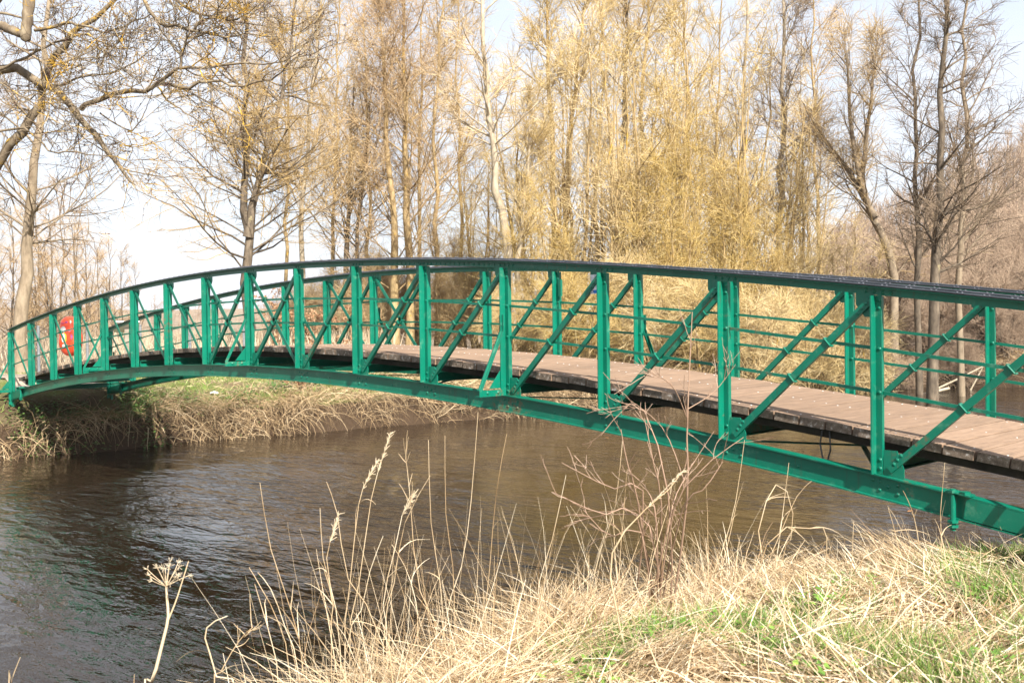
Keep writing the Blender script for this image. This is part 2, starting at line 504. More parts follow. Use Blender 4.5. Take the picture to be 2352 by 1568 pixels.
def axis(stops):
    """stops: [(value, step)], step holds up to the next value"""
    o = []
    for (a, s), (b, _) in zip(stops[:-1], stops[1:]):
        n = max(1, int(round((b-a)/s)))
        o += list(np.linspace(a, b, n, endpoint=False))
    o.append(stops[-1][0])
    return np.array(o)
xs = axis([(-1500, 150), (-600, 40), (-200, 10), (-60, 2), (-20, .5), (-13, .14), (-5, .5), (6, .14), (12, .3), (16, 2), (40, 10), (200, 60), (900, 60)])
ys = axis([(-900, 100), (-200, 20), (-40, 2), (-8, .22), (14, .3), (30, .3), (40, 1.5), (80, 6), (300, 25), (700, 100), (1500, 100)])
X, Y = np.meshgrid(xs, ys, indexing='ij')
Z = height(X, Y)
V = np.stack([X, Y, Z], -1).reshape(-1, 3)
nx, ny = len(xs), len(ys)
ii, jj = np.meshgrid(np.arange(nx-1), np.arange(ny-1), indexing='ij')
b0 = (ii*ny+jj).ravel()
quads = np.stack([b0, b0+ny, b0+ny+1, b0+1], -1)

def mat_ground():
    m, t, b = new_mat('bank_earth_and_turf')
    v = coords(t)
    n = N(t, 'ShaderNodeTexNoise', Scale=0.9, Detail=7, Roughness=0.65)
    t.links.new(v, n.inputs['Vector'])
    r = ramp(t, [(0.30, (0.10, 0.075, 0.045)), (0.45, (0.23, 0.18, 0.10)), (0.58, (0.16, 0.19, 0.055)), (0.72, (0.12, 0.17, 0.04))])
    t.links.new(n.outputs['Fac'], r.inputs['Fac'])
    n2 = N(t, 'ShaderNodeTexNoise', Scale=14, Detail=6, Roughness=0.7)
    t.links.new(v, n2.inputs['Vector'])
    r2 = ramp(t, [(0.35, (0.35, 0.35, 0.35)), (0.7, (1, 1, 1))])
    t.links.new(n2.outputs['Fac'], r2.inputs['Fac'])
    mu = t.nodes.new('ShaderNodeMix'); mu.data_type = 'RGBA'; mu.blend_type = 'MULTIPLY'
    mu.inputs['Factor'].default_value = 0.7
    t.links.new(r.outputs['Color'], mu.inputs[6]); t.links.new(r2.outputs['Color'], mu.inputs[7])
    # the land behind the fence is dead reed and leaf litter
    g0 = t.nodes.new('ShaderNodeNewGeometry')
    ln0 = N(t, 'ShaderNodeVectorMath', operation='DISTANCE'); ln0.inputs[1].default_value = (0, 4, -1)
    t.links.new(g0.outputs['Position'], ln0.inputs[0])
    r0 = N(t, 'ShaderNodeMapRange'); r0.inputs[1].default_value = 19; r0.inputs[2].default_value = 25
    t.links.new(ln0.outputs['Value'], r0.inputs[0])
    nf = N(t, 'ShaderNodeTexNoise', Scale=0.25, Detail=6, Roughness=0.65)
    t.links.new(v, nf.inputs['Vector'])
    rf = ramp(t, [(0.3, (0.15, 0.115, 0.08)), (0.55, (0.24, 0.185, 0.13)), (0.75, (0.33, 0.27, 0.19))])
    t.links.new(nf.outputs['Fac'], rf.inputs['Fac'])
    mf = t.nodes.new('ShaderNodeMix'); mf.data_type = 'RGBA'
    t.links.new(r0.outputs[0], mf.inputs['Factor'])
    t.links.new(mu.outputs[2], mf.inputs[6]); t.links.new(rf.outputs['Color'], mf.inputs[7])
    mu = mf
    # bare earth on the steep banks
    geo = t.nodes.new('ShaderNodeNewGeometry')
    sep = t.nodes.new('ShaderNodeSeparateXYZ')
    t.links.new(geo.outputs['Normal'], sep.inputs[0])
    r3 = ramp(t, [(0.72, (1, 1, 1)), (0.92, (0, 0, 0))])
    t.links.new(sep.outputs['Z'], r3.inputs['Fac'])
    mm = t.nodes.new('ShaderNodeMix'); mm.data_type = 'RGBA'
    mm.inputs[7].default_value = (0.055, 0.036, 0.022, 1)
    t.links.new(r3.outputs['Color'], mm.inputs['Factor'])
    t.links.new(mu.outputs[2], mm.inputs[6])
    t.links.new(mm.outputs[2], b.inputs['Base Color'])
    b.inputs['Roughness'].default_value = 0.95
    b.inputs['Specular IOR Level'].default_value = 0.1
    bp = N(t, 'ShaderNodeBump', Strength=0.8, Distance=0.05)
    t.links.new(n2.outputs['Fac'], bp.inputs['Height'])
    t.links.new(bp.outputs['Normal'], b.inputs['Normal'])
    return m
tag(link('ground', mesh_np('ground', V, quads, smooth=True), mat_ground()), kind='structure')

# path on the far embankment
def strip(name, x0, x1, y0, y1, nxx, nyy, dz, mat):
    a = np.linspace(x0, x1, nxx); c = np.linspace(y0, y1, nyy)
    A, C = np.meshgrid(a, c, indexing='ij')
    Zz = height(A, C)+dz
    Vv = np.stack([A, C, Zz], -1).reshape(-1, 3)
    i, j = np.meshgrid(np.arange(nxx-1), np.arange(nyy-1), indexing='ij')
    k = (i*nyy+j).ravel()
    return link(name, mesh_np(name, Vv, np.stack([k, k+nyy, k+nyy+1, k+1], -1), smooth=True), mat)
M['path'] = mat_noise('trodden_path', [(0.3, (0.26, 0.20, 0.145)), (0.7, (0.40, 0.32, 0.24))], 3, rough=0.95, bump=0.6)
tag(strip('path', -40, -10.35, 0.1, 1.9, 120, 8, 0.03, M['path']), kind='structure')

# river water
def mat_water():
    m, t, b = new_mat('river_water')
    b.inputs['Base Color'].default_value = (0.013, 0.008, 0.0042, 1)
    b.inputs['Roughness'].default_value = 0.03
    b.inputs['IOR'].default_value = 1.36
    b.inputs['Specular IOR Level'].default_value = 0.5
    c = t.nodes.new('ShaderNodeTexCoord')
    mp_ = t.nodes.new('ShaderNodeMapping')
    mp_.inputs['Rotation'].default_value = (0, 0, math.radians(-44))     # crests lie across the breeze
    mp_.inputs['Scale'].default_value = (0.42, 1.0, 1.0)
    t.links.new(c.outputs['Object'], mp_.inputs['Vector'])
    v = mp_.outputs['Vector']
    n1 = N(t, 'ShaderNodeTexNoise', Scale=2.6, Detail=3, Roughness=0.5, Distortion=0.5)
    n2 = N(t, 'ShaderNodeTexNoise', Scale=8.0, Detail=3, Roughness=0.55, Distortion=0.4)
    n3 = N(t, 'ShaderNodeTexNoise', Scale=0.30, Detail=2)
    for n in (n1, n2): t.links.new(v, n.inputs['Vector'])
    t.links.new(c.outputs['Object'], n3.inputs['Vector'])
    r3 = ramp(t, [(0.40, (0.25, 0.25, 0.25)), (0.60, (1, 1, 1))])     # calmer and livelier stretches
    t.links.new(n3.outputs['Fac'], r3.inputs['Fac'])
    m2 = N(t, 'ShaderNodeMath', operation='MULTIPLY'); m2.inputs[1].default_value = 0.34
    t.links.new(n2.outputs['Fac'], m2.inputs[0])
    ad = N(t, 'ShaderNodeMath', operation='ADD')
    t.links.new(n1.outputs['Fac'], ad.inputs[0]); t.links.new(m2.outputs[0], ad.inputs[1])
    bp = N(t, 'ShaderNodeBump', Distance=0.095)
    t.links.new(r3.outputs['Color'], bp.inputs['Strength'])
    t.links.new(ad.outputs[0], bp.inputs['Height'])
    t.links.new(bp.outputs['Normal'], b.inputs['Normal'])
    return m
wy = axis([(-120, 10), (-20, 4), (60, 20), (200, 20)])
# the sheet follows the river between its banks
wl = np.interp(wy, FAR_Y, FAR_X)-1.5
wr = np.minimum(np.interp(wy, NEAR_Y, NEAR_X)+1.0, 400)
WV = []
for a, b_, c in zip(wl, wr, wy):
    WV += [(a, c, WATER_Z), (max(b_, a+2), c, WATER_Z)]
wq = [(2*i, 2*i+1, 2*i+3, 2*i+2) for i in range(len(wy)-1)]
tag(link('river_water', mesh_np('river_water', np.array(WV), np.array(wq)), mat_water()), kind='structure')

# ------------------------------------------------------------------ the footbridge
W = 1.6192*PL
def zb(k): u = (k-8)/8; return (-.5969*u*u - .0104*u**4)*PL
def zt(k): u = (k-8)/8; return (.9932 - .6279*u*u + .0278*u**4)*PL
def zd(k): u = (k-8)/8; return (.1974 - .6043*u*u + .0310*u**4)*PL
def bx(k): return (k-8)*PL
bridge = empty('footbridge', (0, 0, 0))
tag(bridge, 'arched green riveted steel footbridge with brown timber deck over the river', 'footbridge')
RV = MB()                                         # rivet and bolt heads
KS = np.linspace(-0.12, 16.12, 98)

def Lsec(a, b, th):      # an angle section: plate along 'a', leg along 'b'
    return [(0, 0), (a, 0), (a, th), (th, th), (th, b), (0, b)]

CH_D = 0.165
for ti, y0 in enumerate((0.0, W)):
    # bottom chord: I section following the arch
    c = MB()
    hw, th, D = 0.055, 0.010, CH_D
    hn = .036
    sec = [(-hn, 0), (hw, 0), (hw, -th), (.005, -th), (.005, -D+th), (hw, -D+th), (hw, -D), (-hn, -D), (-hn, -D+th), (-.005, -D+th), (-.005, -th), (-hn, -th)]
    c.sweep([(bx(k), y0, zb(k)) for k in KS], [(a, -b) for a, b in sec], (0, 1, 0))
    c.build('bottom_chord', M['paint'], bridge)
    # top chord: angle with outstanding flange, black capping on top
    c = MB()
    H = 0.060
    sec = [(-.055, H), (.03, H), (.03, H-.009), (.006, H-.009), (.006, 0), (-.006, 0), (-.006, H-.009), (-.055, H-.009)]
    c.sweep([(bx(k), y0, zt(k)) for k in KS], [(a, -b) for a, b in sec], (0, 1, 0))
    c.build('top_chord', M['paint'], bridge)
    for yy, hh, zz in ((-.045, .018, H-.004), (.006, .022, H+.007)):
        c = MB()
        r = .017
        sec = [(r*math.cos(q)*1.05, hh*.5 + hh*.5*math.sin(q)) for q in np.linspace(0, 2*math.pi, 9)[:-1]]
        c.sweep([(bx(k), y0+yy, zt(k)+zz) for k in KS], [(a, -b) for a, b in sec], (0, 1, 0))
        hr = c.build('handrail_strip', M['black_rail'], bridge, smooth=True)
        s = MB()
        for k in np.arange(0.05, 16.0, .135):
            for dk in (0, .026):
                kk = k+dk
                s.rivet((bx(kk), y0+yy, zt(kk)+zz+hh-.002), (0, 0, 1), .008)
        tag(s.build('stud_heads', M['stud'], hr), kind='stuff')

    def zz_at(k, fr):     # point on the post, fraction from the top chord down
        a, b2 = zt(k), zb(k); return a-(a-b2)*fr
    out_s = -1 if ti == 0 else 1
    yp = y0-.006-.008
    for k in range(17):
        x = bx(k)
        # post: angle with its leg towards -Y on the -X edge
        p = MB()
        pw, pl, th = .052, .066, .009
        zb0, zt0 = zb(k)+.001, zt(k)-.001
        if k in (0, 16): zb0 -= .30
        p.box((x, yp+.004, (zb0+zt0)/2), (pw, th, zt0-zb0))
        p.box((x-pw/2+th/2, yp-pl/2-.0008, (zb0+zt0)/2), (th, pl, zt0-zb0-.004))
        p.box((x+.012, yp+.032, (zb0+zt0)/2), (th, .040, zt0-zb0-.01))
        post = p.build('post', M['paint'], bridge)
        # gusset plates
        right = k >= 8; left = k <= 8
        def plate(pts, name):
            g = MB()
            n = len(pts)
            ya, yb = yp+.0085, yp+.0155
            vs = [(a, ya, b) for a, b in pts]+[(a, yb, b) for a, b in pts]
            fs = [tuple(range(n)), tuple(range(n, 2*n))[::-1]]+[(i, (i+1) % n, n+(i+1) % n, n+i) for i in range(n)]
            g.add(vs, fs)
            g.build(name, M['paint'], post)
        gz = .17
        zc = lambda dx: zb(k+dx/PL)-.03
        sides_b = []
        if k >= 7 and k <= 15: sides_b.append(1)
        if k <= 9 and k >= 1: sides_b.append(-1)
        for sgn in sides_b:
            e = .175 if k not in (7, 9) or (sgn > 0) == (k >= 8) else .13
            pts = [(x+sgn*.03, zc(sgn*.03)), (x+sgn*e, zc(sgn*e)), (x+sgn*e, zb(k+sgn*e/PL)+.07), (x+sgn*e*.72, zb(k)+gz), (x+sgn*.03, zb(k)+gz)]
            plate(pts, 'bottom_gusset')
            for q in (.35, .6, .85):
                a0 = np.array([x+sgn*.075, zb(k)+.035]); dr = np.array([sgn*.5, .62]); dr = dr/np.linalg.norm(dr)
                pp = a0+dr*(q*.16)
                RV.rivet((pp[0], yp-.004, pp[1]), (0, -1, 0), .012)
        sides_t = []
        if k >= 8 and k >= 1: sides_t.append(-1)
        if k <= 8: sides_t.append(1)
        for sgn in sides_t:
            e = .165
            pts = [(x+sgn*.03, zt(k+sgn*.03/PL)+.03), (x+sgn*e, zt(k+sgn*e/PL)+.03), (x+sgn*e, zt(k)-.06), (x+sgn*e*.6, zt(k)-.15), (x+sgn*.03, zt(k)-.15)]
            plate(pts, 'top_gusset')
            for q in (.25, .55, .85):
                a0 = np.array([x+sgn*.055, zt(k)-.03]); dr = np.array([sgn*.55, -.6]); dr = dr/np.linalg.norm(dr)
                pp = a0+dr*(q*.15)
                RV.rivet((pp[0], yp-.004, pp[1]), (0, -1, 0), .012)
        # bolts in the post
        for zq in (zt(k)-.035, zt(k)-.09, zb(k)+.04, zb(k)+.10, zz_at(k, .30), zz_at(k, .543)):
            RV.rivet((x+.008, yp-.0005, zq), (0, -1, 0), .0105)
        for dx in (-.09, -.03, .03, .09):
            kk = k+dx/PL
            RV.rivet((x+dx, y0-.0065, zt(kk)+.022), (0, -1, 0), .0105)
        for dx, dz in ((-.05, -.05), (0, -.05), (0, -.11), (.06, -.075), (.13, -.05), (.13, -.11)):
            kk = k+dx/PL
            RV.rivet((x+dx, y0-.0055, zb(kk)+dz), (0, -1, 0), .0105)
        RV.rivet((x+.5*PL, y0-.0055, zb(k+.5)-.085), (0, -1, 0), .009)
    for dk in np.arange(-.9, .9, .075):               # splice rows on the crown of the chord
        RV.rivet((bx(11.2+dk*.8), y0-.0065, zt(11.2+dk*.8)+.024), (0, -1, 0), .008)

    # diagonals with clips, guard rails
    def diag(k0, z0f, k1, z1f, name='diagonal'):
        a = Vector((bx(k0), yp-.004, z0f)); b2 = Vector((bx(k1), yp-.004, z1f))
        t = (b2-a).normalized()
        nrm = Vector((0, -1, 0))
        s = t.cross(nrm).normalized()
        if s.z < 0: s = -s
        d = MB()
        hw = .0255
        d.sweep([a, b2], [(-hw, -.004), (hw, -.004), (hw, .004), (-hw+.008, .004), (-hw+.008, .030), (-hw, .030)] if True else [], s)
        o = d.build(name, M['paint'], bridge)
        return o, a, b2, t, s
    def clip(o, a, b2, t, s, fr, k):
        # U strap where the guard rail crosses
        def rz(xx):
            kk = xx/PL+8; f = math.floor(kk); u = kk-f
            return zz_at(f, fr)*(1-u)+zz_at(f+1, fr)*u
        lo, hi = 0.0, 1.0
        f = lambda q: (a.z+(b2.z-a.z)*q)-rz(a.x+(b2.x-a.x)*q)
        if f(lo)*f(hi) > 0: return
        for _ in range(30):
            m_ = (lo+hi)/2
            if f(lo)*f(m_) <= 0: hi = m_
            else: lo = m_
        p = a.lerp(b2, lo)
        c = MB()
        c.cyl(p-s*.036+Vector((0, -.009, 0)), p+s*.036+Vector((0, -.009, 0)), .006, 6)
        c.cyl(p-s*.036+Vector((0, -.009, 0)), p-s*.036+Vector((0, .03, 0)), .006, 6)
        c.cyl(p+s*.036+Vector((0, -.009, 0)), p+s*.036+Vector((0, .03, 0)), .006, 6)
        c.build('clip', M['paint'], o)
    ofx = .075/PL
    for k in range(16):
        if k >= 8 or k == 7:
            r = diag(k+ofx, zb(k)+.035, k+1-.05/PL, zt(k+1)-.03)
            for fr in (.30, .543): clip(*r, fr, k)
        if k <= 7 or k == 8:
            r = diag(k+.05/PL, zt(k)-.03, k+1-ofx, zb(k+1)+.035)
            for fr in (.30, .543): clip(*r, fr, k)
        for fr in (.30, .543):
            g = MB()
            yy = y0+.016
            g.sweep([(bx(k)+.001, yy, zz_at(k, fr)), (bx(k+1)-.001, yy, zz_at(k+1, fr))], [(-.004, -.012), (.004, -.012), (.004, .012), (-.004, .012)], (0, 1, 0))
            g.build('guard_rail', M['paint'], bridge)
    # outriggers with raking struts at every fourth post
    for k in (0, 4, 8, 12, 16):
        x = bx(k); base = Vector((x, y0+out_s*.06, zb(k)+.035))
        tip = Vector((x, y0+out_s*.40, zb(k)+.035))
        g = MB()
        g.sweep([base, tip], [(-.03, -.034), (.03, -.034), (.03, .034), (-.03, .034)][:0] or [(-.034, -.03), (-.026, -.03), (-.026, .024), (.026, .024), (.026, .03), (-.034, .03)], (0, 0, 1))
        g.build('outrigger', M['paint'], bridge)
        for q in (.3, .7):
            pp = base.lerp(tip, q)
            RV.rivet((pp.x+.031, pp.y, pp.z), (1, 0, 0), .012)
        g = MB()
        top = Vector((x-.005, y0+out_s*.075, zz_at(k, .50)))
        g.sweep([tip+Vector((0, -out_s*.03, .02)), top, top+Vector((0, 0, .16))], [(-.03, -.004), (.03, -.004), (.03, .004), (.004, .004), (.004, .02), (-.004, .02), (-.004, .004), (-.03, .004)], (1, 0, 0))
        g.build('raking_strut', M['paint'], bridge)
        RV.rivet((x-.005, y0+out_s*.085, zz_at(k, .45)), (0, out_s, 0), .011)
        g = MB()
        g.add([(x-.036, y0+out_s*.06, zb(k)+.07), (x-.036, y0+out_s*.22, zb(k)+.07), (x-.036, y0+out_s*.06, zb(k)+.26),
               (x-.029, y0+out_s*.06, zb(k)+.07), (x-.029, y0+out_s*.22, zb(k)+.07), (x-.029, y0+out_s*.06, zb(k)+.26)],
              [(0, 1, 2), (5, 4, 3), (0, 3, 4, 1), (1, 4, 5, 2), (2, 5, 3, 0)])
        g.build('outrigger_gusset', M['paint'], bridge)
    # chord splices near both ends: collar plate and long bolt
    for k in (0.55, 15.42):
        g = MB()
        x = bx(k); sl = (zb(k+.05)-zb(k-.05))/(.1*PL)
        zc0 = zb(k)
        g.cyl((x, y0-.062, zc0-.235), (x, y0-.062, zc0+.035), .013, 10)
        for dz in (.012, -.185, -.215):
            g.cyl((x, y0-.062, zc0+dz), (x, y0-.062, zc0+dz+.016), .026, 6)
        g.box((x+.035, y0-.035, zc0+.009), (.16, .09, .010), Matrix.Rotation(-math.atan(sl), 3, 'Y'))
        g.cyl((x+.075, y0-.05, zc0+sl*.075+.012), (x+.075, y0-.05, zc0+sl*.075+.034), .024, 6)
        g.build('chord_clamp', M['paint'], bridge)
    # channel lip of the end section
    for k0, k1 in ((-.1, .52), (15.48, 16.1)):
        g = MB()
        g.sweep([(bx(k), y0-.030, zb(k)-.012) for k in np.linspace(k0, k1, 6)], [(-.006, 0), (.006, 0), (.006, .135), (-.006, .135)], (0, 1, 0))
        g.build('end_plate', M['paint'], bridge)

# cross beams, bracing and stringers below the deck
for k in range(17):
    c = MB()
    x = bx(k); z = zb(k)+.012
    c.box((x, W/2, z+.045), (.008, W-.12, .08)); c.box((x+.026, W/2, z+.0895), (.06, W-.12, .008)); c.box((x+.026, W/2, z+.0005), (.06, W-.12, .008))
    c.build('cross_beam', M['paint'], bridge)
for k in range(16):
    for a, b2 in (((bx(k)+.03, .08), (bx(k+1)-.03, W-.08)), ((bx(k)+.03, W-.08), (bx(k+1)-.03, .08))):
        if k % 2: continue
        dz = -.02 if a[1] < 1 else -.035
        c = MB()
        c.sweep([(a[0], a[1], zb(k)+dz), (b2[0], b2[1], zb(k+1)+dz)], [(-.022, -.004), (.022, -.004), (.022, .004), (-.022, .004)], (0, 1, 0))
        c.build('wind_brace', M['paint'], bridge)
A_IN, B_IN = .0894*PL, .1549*PL
PT = .062
for yy in (A_IN+.17, W/2, W-B_IN-.17):
    c = MB()
    c.sweep([(bx(k), yy, zd(k)-PT-.004) for k in np.linspace(0, 16, 60)], [(-.04, 0), (.04, 0), (.04, .075), (-.04, .075)], (0, 1, 0))
    c.build('stringer', M['plank_stringer'], bridge)
# planks: ribbed top, one object each
NPL = 93
pitch = 16*PL/NPL
def plank_mesh(seed):
    rg = random.Random(seed)
    ln = W-A_IN-B_IN
    w = pitch-.014
    top = []
    nr = 9
    for i in range(nr):
        a = -w/2+w*(i+.12)/nr; b2 = -w/2+w*(i+.88)/nr
        lo = -.004
        top += [(a-.10*w/nr, lo), (a+.05*w/nr, 0), (b2-.05*w/nr, 0)]
    top.append((w/2, -.004))
    sec = [(-w/2, -PT)]+top+[(w/2, -PT)]
    n = len(sec)
    j0, j1 = rg.uniform(-.006, .006), rg.uniform(-.006, .006)
    vs = [(a, -ln/2+j0, b2) for a, b2 in sec]+[(a, ln/2+j1, b2) for a, b2 in sec]
    fs = [(i, (i+1) % n, n+(i+1) % n, n+i) for i in range(n)]+[tuple(range(n)), tuple(range(n, 2*n))]
    m_ = MB().add(vs, fs).mesh('plank')
    m_.materials.append(M['plank'])
    return m_
pm = [plank_mesh(i) for i in range(5)]
SCR = MB()
for i in range(NPL):
    k = (i+.5)*16/NPL
    sl = (zd(k+.05)-zd(k-.05))/(.1*PL)
    o = link('plank', pm[i % 5], None, bridge)
    o.location = (bx(k), (A_IN+W-B_IN)/2 + random.uniform(-.008, .008), zd(k)+random.uniform(-.002, .003))
    o.rotation_euler = (random.uniform(-.002, .002), -math.atan(sl), random.uniform(-.004, .004))
    for yy in (A_IN+.11, W/2, W-B_IN-.11):
        for dx in (-.055, .05):
            if random.random() < .12: continue
            xx = bx(k)+dx+random.uniform(-.01, .01)
            SCR.rivet((xx, yy+random.uniform(-.02, .02), zd(k)+dx*sl+.0), (0, 0, 1), .0058)
tag(SCR.build('screw_heads', M['screw'], bridge), kind='stuff')
tag(RV.build('rivet_heads', M['paint'], bridge, smooth=True), kind='stuff')
# cable loop hanging under the deck
c = MB()
cx = bx(14.55)
pts = [(cx, A_IN+.12, zd(14.5)-.10), (cx-.012, A_IN+.11, zd(14.5)-.2), (cx+.01, A_IN+.105, zd(14.5)-.30), (cx+.045, A_IN+.11, zd(14.5)-.33), (cx+.07, A_IN+.115, zd(14.5)-.24), (cx+.06, A_IN+.12, zd(14.5)-.10)]
c.sweep(pts, [(.006*math.cos(q), .006*math.sin(q)) for q in np.linspace(0, 2*math.pi, 7)[:-1]], (0, 1, 0.01))
c.build('cable_loop', M['black_rail'], bridge)
# small dark plate on a far post
c = MB()
c.box((bx(11)+.055, W-.02, zt(11)-.20), (.04, .03, .20))
c.build('post_bracket', M['paint'], bridge)

# sticker on the top gusset of one post
st = empty('sticker', (bx(13)-.10, -.021, zt(13)-.10))
tag(st, 'small silver and blue sticker on a near top gusset of the bridge', 'sticker')
c = MB(); c.box((0, .0105, 0), (.115, .0022, .17)); c.build('sticker_sheet', mat_noise('sticker_silver', [(0.4, (0.45, 0.47, 0.50)), (0.6, (0.75, 0.77, 0.80))], 25, rough=0.35), st)
c = MB(); c.box((.015, .0088, -.065), (.07, .001, .03)); c.build('blue_print', mat_noise('print_blue', [(0.4, (0.02, 0.12, 0.42)), (0.6, (0.05, 0.2, 0.55))], 25), st)
c = MB()
for (a, b2, w_, h_) in ((0, .022, .03, .007), (0, 0, .03, .007), (0, -.022, .03, .007), (-.0115, .011, .007, .015), (.0115, -.011, .007, .015)):
    c.box((-.035+a, .0086, -.055+b2*.8), (w_, .001, h_*.9))
c.build('letter', mat_noise('print_dark', [(0.4, (0.03, 0.05, 0.12)), (0.6, (0.05, 0.08, 0.2))], 25), st)

# abutments
for sgn, nm in ((-1, 'concrete abutment under the path end of the bridge across the river'), (1, 'concrete abutment under the grassy bank end of the bridge')):
    c = MB()
    c.box((sgn*10.50, W/2, -1.32), (.40, W-.04, .9))
    c.box((sgn*10.40, W/2, -.78), (.2, W-.3, .25))
    tag(c.build('abutment', M['concrete']), nm, 'abutment')

# ------------------------------------------------------------------ growing things: branch generator
def norm(v):
    return v/np.maximum(np.linalg.norm(v, axis=-1, keepdims=True), 1e-9)

def grow(P, D, Ln, R0, R1, nseg, up, wob, rg):
    n = len(P)
    pts = np.empty((n, nseg+1, 3)); pts[:, 0] = P
    d = norm(D.copy())
    upv = np.array([0, 0, 1.0])
    for i in range(nseg):
        d = norm(d + rg.normal(0, wob, (n, 3)) + upv*np.reshape(up, (-1, 1)))
        pts[:, i+1] = pts[:, i] + d*(Ln/nseg)[:, None]
    u = np.linspace(0, 1, nseg+1)
    rad = R0[:, None]*(1-u)+R1[:, None]*u
    return pts, rad

def kids(pts, rad, nper, t0, t1, ang, angj, rg, flat=0.0):
    n, m, _ = pts.shape
    par = np.repeat(np.arange(n), nper)
    t = rg.uniform(t0, t1, len(par))*(m-1)
    i = np.minimum(t.astype(int), m-2); f = (t-i)[:, None]
    P = pts[par, i]*(1-f)+pts[par, i+1]*f
    T = norm(pts[par, i+1]-pts[par, i])
    r = rad[par, i]*(1-f[:, 0])+rad[par, i+1]*f[:, 0]
    q = rg.normal(0, 1, (len(par), 3)); q[:, 2] *= (1-flat)
    q = norm(q - T*np.sum(q*T, 1, keepdims=True))
    a = ang+rg.normal(0, angj, len(par))
    return P, norm(T*np.cos(a)[:, None]+q*np.sin(a)[:, None]), r, t/(m-1), par

def tube_arrays(pts, rad, sides):
    n, m, _ = pts.shape
    T = np.empty_like(pts)
    T[:, 1:-1] = pts[:, 2:]-pts[:, :-2]; T[:, 0] = pts[:, 1]-pts[:, 0]; T[:, -1] = pts[:, -1]-pts[:, -2]
    T = norm(T)
    ref = np.where(np.abs(T[:, :1, 2:3]) > .8, np.array([1.0, .13, 0]), np.array([.1, .2, 1.0]))
    A = norm(np.cross(T, np.broadcast_to(ref, T.shape))); B = np.cross(T, A)
    q = np.arange(sides)*2*np.pi/sides
    ring = pts[:, :, None]+rad[:, :, None, None]*(A[:, :, None]*np.cos(q)[:, None]+B[:, :, None]*np.sin(q)[:, None])
    V = ring.reshape(-1, 3)
    base = (np.arange(n)*m*sides)[:, None, None]
    i = (np.arange(m-1)*sides)[None, :, None]; j = np.arange(sides)[None, None, :]; j2 = (j+1) % sides
    F = np.stack([base+i+j, base+i+j2, base+i+sides+j2, base+i+sides+j], -1).reshape(-1, 4)
    return V, F

def ribbon_arrays(pts, wid, rg, face=None):
    """flat blades: pts (n, m, 3), wid (n, m)"""
    n, m, _ = pts.shape
    T = norm(pts[:, -1]-pts[:, 0])
    q = rg.normal(0, 1, (n, 3)) if face is None else face + rg.normal(0, .45, (n, 3))
    S = norm(np.cross(T, q))
    V = np.stack([pts-S[:, None]*wid[:, :, None]*.5, pts+S[:, None]*wid[:, :, None]*.5], 2).reshape(-1, 3)
    base = (np.arange(n)*m*2)[:, None]; i = (np.arange(m-1)*2)[None]
    F = np.stack([base+i, base+i+1, base+i+3, base+i+2], -1).reshape(-1, 4)
    return V, F

def join(parts):
    """parts: [(V, F, tint per vertex)]"""
    o = 0; Vs, Fs, As = [], [], []
    for V, F, a in parts:
        Vs.append(V); Fs.append(F+o); o += len(V)
        As.append(np.full(len(V), a) if np.isscalar(a) else a)
    return np.concatenate(Vs), np.concatenate(Fs), np.concatenate(As)

def smooth_line(P, n):
    P = np.asarray(P, float)
    t = np.linspace(0, len(P)-1, n)
    out_ = np.empty((n, P.shape[1]))
    for j, u in enumerate(t):
        i = min(int(u), len(P)-2); f = u-i
        p0 = P[max(i-1, 0)]; p1 = P[i]; p2 = P[i+1]; p3 = P[min(i+2, len(P)-1)]
        out_[j] = .5*((2*p1)+(-p0+p2)*f+(2*p0-5*p1+4*p2-p3)*f*f+(-p0+3*p1-3*p2+p3)*f**3)
    return out_

